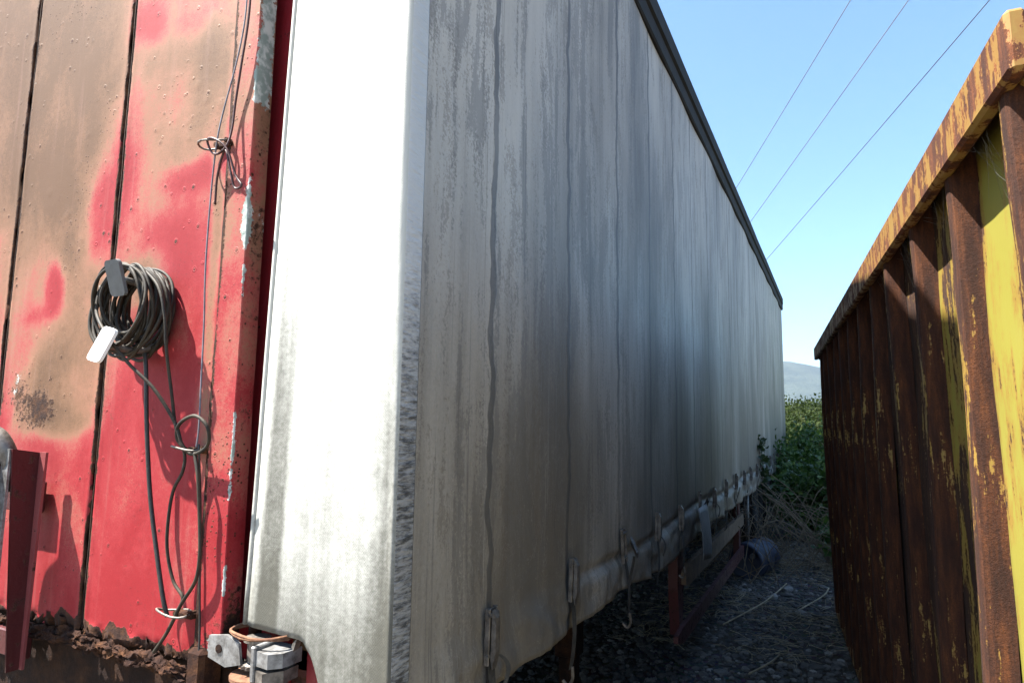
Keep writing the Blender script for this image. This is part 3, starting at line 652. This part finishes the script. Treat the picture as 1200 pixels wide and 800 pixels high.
MB().prism([(-0.375, -0.05), (-0.33, -0.055), (-0.305, -0.03), (-0.30, 0.03), (-0.375, 0.03)], 'z', 1.115, 1.150).build('pawl', M['galvanised'], tn)
MB().prism([(-0.375, -0.05), (-0.34, -0.06), (-0.31, -0.02), (-0.31, 0.03), (-0.375, 0.03)], 'z', 1.075, 1.105).build('pawl', M['dull_steel'], tn)
MB().lathe([(0.0, 1.06), (0.06, 1.06), (0.064, 1.066), (0.064, 1.074), (0.0, 1.074)], 'z', 24, (-0.425, 0.0, 0)).build('base_plate', M['orange_rope'], tn)
MB().tube([(-0.425, 0.0, 1.06), (-0.425, 0.0, 0.84)], 0.026, 14).build('pole_socket', M['rust'], tn, True)
rope = []
for k in range(70):
    a = 0.35*k; rope.append((-0.415+0.075*math.cos(a)*1.25, 0.0+0.052*math.sin(a), 1.172+0.002*math.sin(k*1.3)+0.012*k/70))
MB().tube(rope[:44], 0.0040, 6).build('lashing', M['orange_rope'], tn, True)

# --- hose hanger and cable ties of the front wall
def plate(cx, cz, w, h, y, tilt, m, name, parent, lean=0.0):
    b = MB(); n = 5; pts = []
    for (sx, sz, a0) in ((1,1,0), (-1,1,90), (-1,-1,180), (1,-1,270)):
        for k in range(n):
            a = math.radians(a0+90*k/(n-1)); pts.append((sx*(w/2-0.014)+0.014*math.cos(a), sz*(h/2-0.014)+0.014*math.sin(a)))
    b.prism(pts, 'y', -0.005, 0.005); o = b.build(name, m, parent, loc=(cx, y, cz)); o.rotation_euler = (tilt, lean, 0); return o
ha = on_front(138, 326, -0.15); hb = on_front(123, 404, -0.16)
hang = MB().bbox(ha.x+0.00, ha.x+0.04, -0.012, -0.004, ha.z-0.18, ha.z-0.03, 0.002).build('hose_hanger', M['dull_steel'], trailer)
MB().tube(spline([(ha.x+0.02, -0.006, ha.z+0.02), (ha.x+0.015, -0.06, ha.z-0.005), (ha.x, -0.145, ha.z)], 5), 0.010, 8).build('hanger_arm', M['dull_steel'], hang, True)
MB().tube(spline([(ha.x+0.02, -0.006, ha.z-0.16), (ha.x, -0.06, ha.z-0.20), (hb.x, -0.155, hb.z)], 5), 0.010, 8).build('hanger_arm', M['dull_steel'], hang, True)
plate(ha.x, ha.z, 0.066, 0.105, -0.155, 0.30, M['bung_shaded_plate'], 'hanger_plate', hang, 0.0)  # upper plate tilts down: its shade is put into the grey
plate(hb.x, hb.z, 0.060, 0.105, -0.167, -0.30, M['sunlit_plate'], 'hanger_plate', hang, 0.22)  # same kind of plate tilted up, sunlight put into its white
for px, py in ((262, 168), (232, 527), (215, 720)):
    c = on_front(px, py, -0.03)
    b = MB(); b.bbox(c.x-0.035, c.x+0.03, -0.03, 0.0, c.z-0.010, c.z+0.006, 0.003); b.tube([(c.x-0.03, -0.035, c.z), (c.x-0.03, -0.01, c.z)], 0.008, 8); b.tube([(c.x+0.02, -0.04, c.z+0.004), (c.x+0.02, -0.01, c.z+0.004)], 0.008, 8)
    t = b.build('cable_tie', M['rust'], trailer)
    lp = [(c.x-0.03+0.055*math.cos(a)*1.1-0.005, -0.035+0.028*math.sin(a), c.z+0.005*math.sin(2*a)+0.004) for a in np.linspace(0, 2*math.pi, 17)]
    MB().tube(lp, 0.0032, 6).build('tie_wire', M['dull_steel'], t, True)

# --- folded red channel bracket at the far left of the front wall, with a bent galvanised tube
pa = on_front(46, 530, -0.09); pb = on_front(37, 785, -0.09)
xr = (pa.x+pb.x)/2 - 0.075
zt, zl = pa.z, 0.93
ch = MB(); ch.prism([(-0.130, zt+0.01), (-0.045, zt-0.005), (-0.040, zl), (-0.085, zl)], 'x', xr-0.040, xr-0.033)  # web redder-dark than its flange: its shade is in the colour
ch.build('channel_bracket', M['dark_red'], trailer); chb = [o for o in trailer.children if o.name.startswith('channel_bracket')][0]
MB().prism([(xr-0.033, zt-0.003), (xr+0.002, zt-0.003), (xr-0.018, zl), (xr-0.033, zl)], 'y', -0.050, -0.042).build('bracket_flange', M['faded_red'], chb)
MB().prism([(xr-0.085, zt+0.01), (xr-0.041, zt+0.01), (xr-0.041, zl), (xr-0.052, zl)], 'y', -0.134, -0.126).build('bracket_flange', M['galvanised'], chb)
MB().prism([(-0.20, zt-0.06), (-0.126, zt-0.02), (-0.086, zl), (-0.12, zl)], 'x', xr-0.095, xr-0.086).build('bracket_web', M['dark_red'], chb)
MB().bbox(xr-0.30, xr-0.041, -0.040, -0.012, zl+0.02, zl+0.10, 0.004).build('bracket_foot', M['dark_red'], chb)
MB().bbox(xr-0.30, xr-0.041, -0.040, -0.012, zt-0.20, zt-0.10, 0.004).build('bracket_foot', M['dark_red'], chb)
MB().tube(spline([(xr-0.26, -0.14, zt-0.35), (xr-0.25, -0.15, zt-0.02), (xr-0.20, -0.15, zt+0.05), (xr-0.12, -0.14, zt+0.055), (xr-0.072, -0.12, zt-0.01), (xr-0.07, -0.09, zt-0.12)], 8), 0.026, 12).build('bent_tube', M['dull_steel'], chb, True)

# ------------------------------------------------------------------ hoses and wires hanging on the front wall
def wpt(p): return TR @ Vector(p)
def F(px, py, y): return on_front(px, py, y)
cc = on_front(150, 366, -0.08); hose = []
coil = empty('coiled_hose', wpt((cc.x, -0.02, cc.z-0.18))); tag(coil, 'dark rubber hose wound in a coil on the hanger of the red wall', 'hose')
coil_inv = Matrix.Translation(-Vector(coil.location)) @ TR
rb = np.random.RandomState(5)
def ring(k):
    R = rb.uniform(0.094, 0.134); ex = rb.uniform(0.90, 1.02); ph = rb.uniform(-0.15, 0.15); yo = rb.uniform(-0.135, -0.025)
    ox, oz = rb.uniform(-0.012, 0.018), 0.136-R + rb.uniform(-0.012, 0.008)
    return [(cc.x + ox + R*ex*math.cos(a+ph), yo + 0.012*math.sin(a*2+k), cc.z + oz*0.9 + R*1.04*math.sin(a+ph)) for a in np.linspace(0, 2*math.pi, 45)[:-1]]
for k in range(28):
    R = ring(k); R.append(R[0]); R.append(R[1])
    MB().tube([coil_inv @ Vector(p) for p in R], 0.0050, 7, False).build('coil_turn', M['hose_rubber'], coil, True)
def strand(pts, r, name, m, parent=None):
    P = [Vector(p) for p in spline(pts, 10)]
    if parent: return MB().tube([coil_inv @ p for p in P], r, 8).build(name, M[m], parent, True)
    o0 = TR @ P[-1]; inv = Matrix.Translation(-o0) @ TR
    return MB().tube([inv @ p for p in P], r, 8).build(name, M[m], None, True, o0)
strand([F(118, 335, -.10), F(113, 365, -.12), F(125, 392, -.145), F(150, 425, -.13), F(180, 455, -.10), F(205, 495, -.07), F(213, 520, -.06), F(225, 532, -.05), F(243, 522, -.06), F(243, 500, -.075), F(228, 487, -.08), F(210, 497, -.07), F(208, 515, -.06), F(222, 530, -.05)], 0.0050, 'hose_end', 'hose_rubber', coil)
strand([F(165, 312, -.08), F(185, 335, -.10), F(193, 370, -.10), F(195, 410, -.09), F(201, 460, -.07), F(206, 500, -.06), F(216, 530, -.05), F(214, 552, -.05), F(203, 575, -.05), F(197, 610, -.05), F(196, 645, -.045), F(203, 680, -.04), F(214, 700, -.04), F(207, 717, -.04)], 0.0046, 'hose_end', 'hose_rubber', coil)
tag(strand([F(168, 400, -.05), F(171, 430, -.05), F(172, 500, -.05), F(176, 580, -.045), F(184, 650, -.045), F(191, 700, -.045), F(196, 722, -.04)], 0.0062, 'hanging_hose', 'hose_black'), 'straight black hose hanging down from behind the coil on the red wall', 'hose')
tag(strand([F(228, 530, -.05), F(232, 560, -.055), F(234, 610, -.05), F(234, 650, -.05), F(229, 680, -.045), F(212, 708, -.04), F(196, 740, -.04), F(180, 764, -.045)], 0.0050, 'hanging_hose', 'hose_rubber'), 'brown hose end between the two lower ties, crossing down to the rusted sill', 'hose')
tag(strand([F(233, 520, -.05), F(235, 600, -.03), F(234, 680, -.03), F(234, 735, -.03), F(233, 765, -.035)], 0.0030, 'hanging_wire', 'hose_black'), 'thin black wire running straight down beside the red corner post', 'wire')
tag(strand([F(292, -60, -.045), F(288, 15, -.045), F(278, 70, -.045), F(262, 130, -.045), F(254, 168, -.05), F(247, 230, -.035), F(241, 310, -.035), F(239, 380, -.03), F(236, 440, -.035), F(233, 500, -.04), F(230, 524, -.04)], 0.0024, 'hanging_wire', 'wire_grey'), 'thin pale grey wire running from top down the edge of the red wall', 'wire')
tag(strand([F(296, -60, -.04), F(292, 15, -.04), F(283, 75, -.04), F(276, 120, -.035), F(272, 150, -.04), F(266, 170, -.05), F(256, 180, -.055), F(248, 178, -.05), F(243, 164, -.06), F(252, 163, -.07), F(266, 175, -.06), F(276, 205, -.05), F(283, 217, -.05), F(275, 220, -.045), F(270, 200, -.05), F(264, 176, -.05), F(255, 205, -.04), F(252, 240, -.03)], 0.0034, 'hanging_wire', 'wire_red'), 'dark red wire looped through the upper tie of the corner post', 'wire')

# ------------------------------------------------------------------ rusty yellow steel container on the right
CR = Matrix.Translation((0.30, 1.31, 0)) @ Matrix.Rotation(math.atan(0.0804), 4, 'Z')
cont = empty('steel_container', (0.30, 1.31, 0), (0, 0, math.atan(0.0804)))
tag(cont, 'rusty yellow open-top steel container with vertical ribs beside the trailer', 'container')
CL, CW, CH = 5.56, 2.2, 2.43; PI_ = 0.080          # panels lie this far behind the rail
def rail_part(x0, x1, y0, y1, z0, z1, name='top_rail'):
    return MB().bbox(x0, x1, y0, y1, z0, z1, 0.008).build(name, M['container_rail'], cont)
rail_part(0, 0.035, 0, CL, CH-0.115, CH); rail_part(CW-0.035, CW, 0, CL, CH-0.115, CH)
rail_part(0.030, 0.24, 0.003, CL-0.003, CH-0.022, CH-0.003, 'rail_cap'); rail_part(CW-0.24, CW-0.030, 0.003, CL-0.003, CH-0.022, CH-0.003, 'rail_cap')
rail_part(0.036, CW-0.036, -0.002, 0.09, CH-0.116, CH-0.024); rail_part(0.036, CW-0.036, CL-0.09, CL+0.002, CH-0.116, CH-0.024)
rail_part(0.05, 0.21, 0.0, CL, 0.02, 0.14, 'bottom_rail'); rail_part(CW-0.21, CW-0.05, 0.0, CL, 0.02, 0.14, 'bottom_rail')
SP = 0.455; ribs = [0.10 + SP*k for k in range(12)]
pan = MB(); nyy, nzz = 9, 33
def wall_panel(y0, y1, far=False):
    Y_, Z_ = np.meshgrid(np.linspace(y0, y1, nyy), np.linspace(0.14, CH-0.03, nzz), indexing='ij')
    X_ = PI_ + 0.018*(fbm(Y_*2.2, Z_*1.6, 88)-0.5) + 0.02*np.sin((Y_-y0)/(y1-y0)*math.pi)*(fbm(Y_*0+y0*3, Z_*1.3, 3)-0.3)
    if far: X_ = CW - X_
    return grid_mesh('wall_panel', np.stack([X_.ravel(), Y_.ravel(), Z_.ravel()], 1), nyy, nzz)
for far in (False, True):
    ed = [0.0] + ribs + [CL]
    for a, b in zip(ed[:-1], ed[1:]):
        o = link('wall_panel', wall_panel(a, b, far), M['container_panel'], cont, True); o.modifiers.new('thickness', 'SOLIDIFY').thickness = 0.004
def rib_mesh(seed):
    # hat section with rolled edges, slightly bent along its height
    prof = [(PI_-0.004, 0.036), (0.034, 0.030), (0.022, 0.026), (0.018, 0.018), (0.017, 0.0), (0.018, -0.018), (0.022, -0.026), (0.034, -0.030), (PI_-0.004, -0.036)]
    zs = np.linspace(0.12, CH-0.03, 30); r = np.random.RandomState(seed); ph = r.uniform(0, 9)
    V = np.array([[(p[0] + 0.008*math.sin(z*2.1+ph)*(1 if p[0] < 0.1 else 0) + 0.004*(float(vnoise(z*6, ph, 2))-0.5), p[1] + 0.006*math.sin(z*1.7+ph*2) + 0.003*(float(vnoise(z*9, ph+3, 2))-0.5), z) for z in zs] for p in prof]).reshape(-1, 3)
    return grid_mesh('rib', V, len(prof), len(zs))
for k, yy in enumerate(ribs):
    link('rib', rib_mesh(k), M['container_rib'], cont, False, (0, yy, 0))
    if k % 1 == 0:
        o = link('rib', rib_mesh(k+40), M['container_rib'], cont, False, (CW, yy, 0)); o.rotation_euler = (0, 0, math.pi)
for y0 in (0.03, CL-0.09):
    MB().bbox(PI_+0.02, CW-PI_-0.02, y0, y0+0.06, 0.10, CH-0.12, 0.004).build('end_wall', M['container_rib'], cont)
MB().box(PI_+0.01, CW-PI_-0.01, 0.05, CL-0.05, 0.06, 0.12).build('floor', M['dark_rust'], cont)
# cobwebs under the rail
rw = np.random.RandomState(2)
for yy in (0.32, 0.74, 1.22, 1.65):
    b = MB()
    for _ in range(12):
        p = (rw.uniform(0.02, 0.05), yy+rw.uniform(-0.16, 0.16), CH-0.12); q = (PI_-0.002, yy+rw.uniform(-0.16, 0.16), CH-0.15-rw.uniform(0, 0.16))
        m = ((p[0]+q[0])/2, (p[1]+q[1])/2, (p[2]+q[2])/2-0.012); b.tube([p, m, q], 0.00022, 3, False)
    tag(b.build('cobweb', M['web_silk'], cont), kind='stuff')

# ------------------------------------------------------------------ things on the ground between them
gx0, gy0 = -0.97, 8.0
dz = float(ground_h(gx0, gy0))
dr = empty('plastic_drum', (gx0, gy0, dz)); dr.rotation_euler = (0, 0, math.radians(-14))
tag(dr, 'dark blue plastic drum lying on its side in dry stalks beside the trailer', 'drum')
R = 0.20
MB().lathe([(0.0, 0.02), (R*0.80, 0.02), (R*0.86, 0.0), (R*0.97, 0.01), (R, 0.04), (R, 0.17), (R*0.965, 0.18), (R*0.965, 0.20), (R, 0.21), (R, 0.40), (R*0.965, 0.41), (R*0.965, 0.43), (R, 0.44), (R, 0.57), (R*0.97, 0.60), (0.0, 0.60)], 'y', 36, (0, -0.1, R-0.01)).build('drum_body', M['blue_drum'], dr, True)
MB().lathe([(0.0, -0.012), (0.028, -0.012), (0.03, 0.02)], 'y', 14, (0.09, -0.1, R+0.06)).build('bung', M['bung_shaded_plate'], dr)

def leaf_cloud(C, N, size, spread_tone, seed, droop=0.3):
    """leaf blades: two folded quads each; C (n,3) centres, N outward dirs"""
    r = np.random.RandomState(seed); n = len(C)
    d = N + r.randn(n, 3)*0.6; d[:, 2] -= droop; d /= np.linalg.norm(d, axis=1)[:, None]
    s = np.cross(d, r.randn(n, 3)); s /= np.linalg.norm(s, axis=1)[:, None]; u = np.cross(s, d)
    l = size*(0.6+0.8*r.rand(n))[:, None]; w = l*0.36
    P0 = C; P1 = C + d*l*0.5 + s*w + u*w*0.35; P2 = C + d*l - u*l*0.12; P3 = C + d*l*0.5 - s*w + u*w*0.35; Pm = C + d*l*0.5
    V = np.stack([P0, P1, P2, P3, Pm], 1).reshape(-1, 3); b = np.arange(n)*5
    Q = np.concatenate([np.stack([b, b+1, b+2, b+4], 1), np.stack([b, b+4, b+2, b+3], 1)])
    tone = np.clip(0.5 + spread_tone*r.randn(n), 0, 1); return V, Q, np.repeat(tone, 5)
def bramble(x, y, h, rad, n, seed, label):
    r = np.random.RandomState(seed); z0 = float(ground_h(x, y)); root = empty('bramble_bush', (x, y, z0)); tag(root, label, 'bush', 'brambles growing at the end of the gap')
    canes = MB(); C = []; N = []
    for k in range(16):
        a = r.uniform(0, 2*math.pi); q = r.uniform(0.4, 1.0); hh = h*r.uniform(0.6, 1.0)
        pts = spline([(0.1*math.cos(a), 0.1*math.sin(a), -0.02), (0.45*rad*q*math.cos(a), 0.45*rad*q*math.sin(a), hh*0.65), (0.8*rad*q*math.cos(a), 0.8*rad*q*math.sin(a), hh), (1.1*rad*q*math.cos(a+0.3), 1.1*rad*q*math.sin(a+0.3), hh*0.72)], 7)
        canes.tube(pts, [0.010*(1-0.6*i/len(pts)) for i in range(len(pts))], 5)
        for p in pts[4:]:
            for _ in range(n // (16*18)):
                off = r.randn(3)*np.array([0.13, 0.13, 0.12])*rad*1.3; C.append(p+off); N.append(off/np.linalg.norm(off)*0.6+np.array([0, 0, 0.5]))
    C = np.array(C); C[:, 2] = np.maximum(C[:, 2], 0.06)
    V, Q, t = leaf_cloud(C, np.array(N), 0.085, 0.22, seed)
    me = raw_mesh('foliage', V, Q); attr(me, 'tone', t); link('foliage', me, M['bramble_leaf'], root)
    canes.build('canes', M['dry_stalk'], root, True)
bramble(-0.45, 10.6, 1.04, 0.75, 4200, 1, 'leafy green bramble bush nearest the far end of the rusty container')
bramble(-0.95, 12.6, 1.20, 0.85, 4200, 2, 'green bramble bush pressed against the far end of the trailer curtain')
bramble(0.35, 12.4, 1.24, 0.95, 4600, 3, 'tall dense bramble bush behind the container end, catching more light')
bramble(-0.20, 15.0, 1.50, 1.1, 4600, 4, 'rearmost bramble bush below the scrub hillside')
bramble(0.05, 8.9, 0.42, 0.40, 1500, 8, 'low tuft of green bramble leaves on the gravel by the container end')
# vine shoot climbing the curtain
def vine(y, z0, z1, seed):
    r = np.random.RandomState(seed); p0 = TR @ Vector((0.05, y, 0)); root = empty('climbing_vine', (p0.x, p0.y, float(ground_h(p0.x, p0.y))))
    tag(root, 'thin dark vine shoot climbing the curtain near the trailer rear', 'vine')
    pts = [(0.03*math.sin(z*3), 0.05*math.sin(z*5), z) for z in np.arange(0, z1, 0.08)]
    MB().tube(pts, 0.006, 5).build('stem', M['dry_stalk'], root, True)
    C = np.array([(pts[min(len(pts)-1, int(z/0.08))]) for z in r.uniform(z0, z1, 90)]) + r.randn(90, 3)*np.array([0.02, 0.10, 0.03])
    V, Q, t = leaf_cloud(C, np.tile([0.6, 0, 0.2], (90, 1)), 0.10, 0.25, seed); me = raw_mesh('foliage', V, Q); attr(me, 'tone', t); link('foliage', me, M['vine_leaf'], root)
vine(8.2, 0.8, 1.62, 21)

# hillside scrub: a far mass nobody could count
r = np.random.RandomState(31); Cs = []; Ns = []; tn_ = []
for k in range(900):
    y = 17 + 68*r.rand()**1.1; x = -0.30*(y-10) + r.uniform(-0.5, 0.8)*(y*0.55) ; s = r.uniform(0.5, 1.3)*(0.7+y/70)
    z = float(ground_h(x, y)); n = 95
    d = r.randn(n, 3); d[:, 2] = abs(d[:, 2]); d /= np.linalg.norm(d, axis=1)[:, None]
    q = d*np.array([s, s, s*1.05])*(0.55+0.5*r.rand(n))[:, None]
    Cs.append(q + np.array([x, y, z])); Ns.append(d); tn_.append(np.full(n, np.clip(0.5+0.25*r.randn(), 0, 1)))
V, Q, t = leaf_cloud(np.concatenate(Cs), np.concatenate(Ns), 0.24, 0.12, 5); t = np.clip(t*0.5 + np.repeat(np.concatenate(tn_), 5)*0.6-0.05, 0, 1)
me = raw_mesh('hillside_scrub', V, Q); attr(me, 'tone', t)
tag(link('hillside_scrub', me, M['scrub_leaf']), 'mass of yellow-green scrub covering the hillside beyond', 'scrub', kind='stuff')

# loose stones
ico = np.array([(0,0,1),(.894,0,.447),(.276,.851,.447),(-.724,.526,.447),(-.724,-.526,.447),(.276,-.851,.447),(.724,.526,-.447),(-.276,.851,-.447),(-.894,0,-.447),(-.276,-.851,-.447),(.724,-.526,-.447),(0,0,-1)])
icf = np.array([(0,1,2),(0,2,3),(0,3,4),(0,4,5),(0,5,1),(1,6,2),(2,7,3),(3,8,4),(4,9,5),(5,10,1),(6,7,2),(7,8,3),(8,9,4),(9,10,5),(10,6,1),(11,7,6),(11,8,7),(11,9,8),(11,10,9),(11,6,10)])
r = np.random.RandomState(12); n = 17000
sx = r.uniform(-2.2, 1.0, n); sy = r.uniform(1.6, 10.5, n); sr = 0.011 + 0.020*r.rand(n)**2.5 + (r.rand(n) < 0.012)*0.025
sz = ground_h(sx, sy) + sr*0.15
V = ico[None]*(1+0.45*(r.rand(n, 12, 1)-0.5))*np.stack([sr*r.uniform(0.8, 1.5, n), sr*r.uniform(0.8, 1.4, n), sr*r.uniform(0.5, 0.9, n)], 1)[:, None]
a = r.uniform(0, 6.28, n); ca, sa = np.cos(a)[:, None], np.sin(a)[:, None]
V = np.stack([V[..., 0]*ca - V[..., 1]*sa, V[..., 0]*sa + V[..., 1]*ca, V[..., 2]], -1) + np.stack([sx, sy, sz], 1)[:, None]
Q = (icf[None] + (np.arange(n)*12)[:, None, None]).reshape(-1, 3)
me = raw_mesh('gravel', V.reshape(-1, 3), Q); attr(me, 'tone', np.repeat(r.rand(n), 12))
tag(link('gravel', me, M['gravel_stone']), 'loose dark grey gravel stones between trailer and container', 'gravel', kind='stuff')

# dry stalks and straw
b = MB(); r = np.random.RandomState(17)
for k in range(120):                      # tangle under the rear of the trailer
    x = r.uniform(-1.5, -0.2); y = r.uniform(7.6, 10.6); z = float(ground_h(x, y)); a = r.uniform(-0.9, 0.9) + (math.pi if r.rand() < 0.35 else 0); l = r.uniform(0.5, 1.5); hh = r.uniform(0.1, 0.9)
    p0 = np.array([x, y, z]); p1 = p0 + np.array([math.cos(a)*l*0.45, math.sin(a)*l*0.45, hh]); p2 = p0 + np.array([math.cos(a+0.3)*l, math.sin(a+0.3)*l, hh*r.uniform(0.1, 0.9)])
    b.tube(spline([p0, p1, p2], 5), r.uniform(0.002, 0.006), 4, False)
for k in range(9):                        # long pale canes leaning over the gap
    x0 = -1.15 + 0.05*k*r.rand(); b.tube(spline([(x0, 8.7+0.1*k, 1.0+0.05*r.randn()), (-0.55+0.04*r.randn(), 8.6+0.1*k, 0.62+0.06*r.randn()), (-0.10+0.1*r.randn(), 8.5+0.08*k, 0.06)], 6), 0.006, 5, False)
tag(b.build('dry_stalks', M['dry_stalk'], None, True), 'tangle of dry brown stalks beneath the trailer rear', 'stalks', kind='stuff')
b = MB()
for k in range(1500):
    x = r.uniform(-1.6, 0.1); y = r.uniform(5.2, 10.2)
    if fbm(x*2, y*1.2, 3) + 0.06*(y-7.2) < 0.48: continue
    z = float(ground_h(x, y)) + 0.012 + 0.03*r.rand(); a = r.uniform(0, 6.28); l = r.uniform(0.06, 0.28); w = 0.3*r.randn()
    b.tube([(x, y, z), (x+math.cos(a)*l*0.5, y+math.sin(a)*l*0.5, z+0.02*r.rand()), (x+math.cos(a+w)*l, y+math.sin(a+w)*l, z-0.004)], r.uniform(0.0012, 0.003), 3, False)
for P in ([(-0.95, 6.0), (-0.72, 6.6), (-0.62, 7.3), (-0.55, 7.6)], [(-0.62, 4.9), (-0.50, 5.1), (-0.46, 5.4)], [(-0.40, 6.7), (-0.20, 7.2), (-0.15, 7.7)]):
    b.tube(spline([(x, y, float(ground_h(x, y))+0.03+0.03*(i % 2)) for i, (x, y) in enumerate(P)], 6), 0.007, 5)
tag(b.build('straw', M['straw'], None, True), 'scattered straw and twigs on the gravel', 'straw', kind='stuff')

# ------------------------------------------------------------------ power lines
def cam_ray(px, py): return _cr @ Vector(((px-600)/FPX, (400-py)/FPX, -1.0))
dv = cam_ray(600, 640).normalized()                    # they run downhill beyond the trailer
for (p, dist, lab) in (((997, 0), 19.0, 'leftmost thin power line crossing the blue sky'), ((1065, 0), 18.0, 'middle thin power line of the three crossing the sky'), ((1160, 0), 17.0, 'rightmost thin power line crossing the sky above the container')):
    c = Vector((0, 0, EYE)) + cam_ray(*p).normalized()*dist
    pts = [c + dv*s + Vector((0, 0, 0.00045*(s-20)**2-0.18)) for s in np.linspace(-14, 62, 30)]
    me = MB().tube([q-pts[0] for q in pts], 0.0105, 6).build('power_line', M['power_wire'], None, True, pts[0])
    tag(me, lab, 'power line', 'power lines overhead')

# ------------------------------------------------------------------ haze
hz = MB().box(-4600, 4600, -4600, 4600, -60, 420).build('haze', None)
hm = bpy.data.materials.new('haze_air'); hm.use_nodes = True; hn = hm.node_tree.nodes; hn.clear()
ho = hn.new('ShaderNodeOutputMaterial'); hp = hn.new('ShaderNodeVolumePrincipled'); hm.node_tree.links.new(hp.outputs[0], ho.inputs[1])
hp.inputs['Color'].default_value = (0.70, 0.84, 1.0, 1); hp.inputs['Density'].default_value = 0.00010; hp.inputs['Anisotropy'].default_value = 0.2
hz.data.materials.append(hm); tag(hz, 'thin blue air haze over the valley', 'haze', kind='stuff')
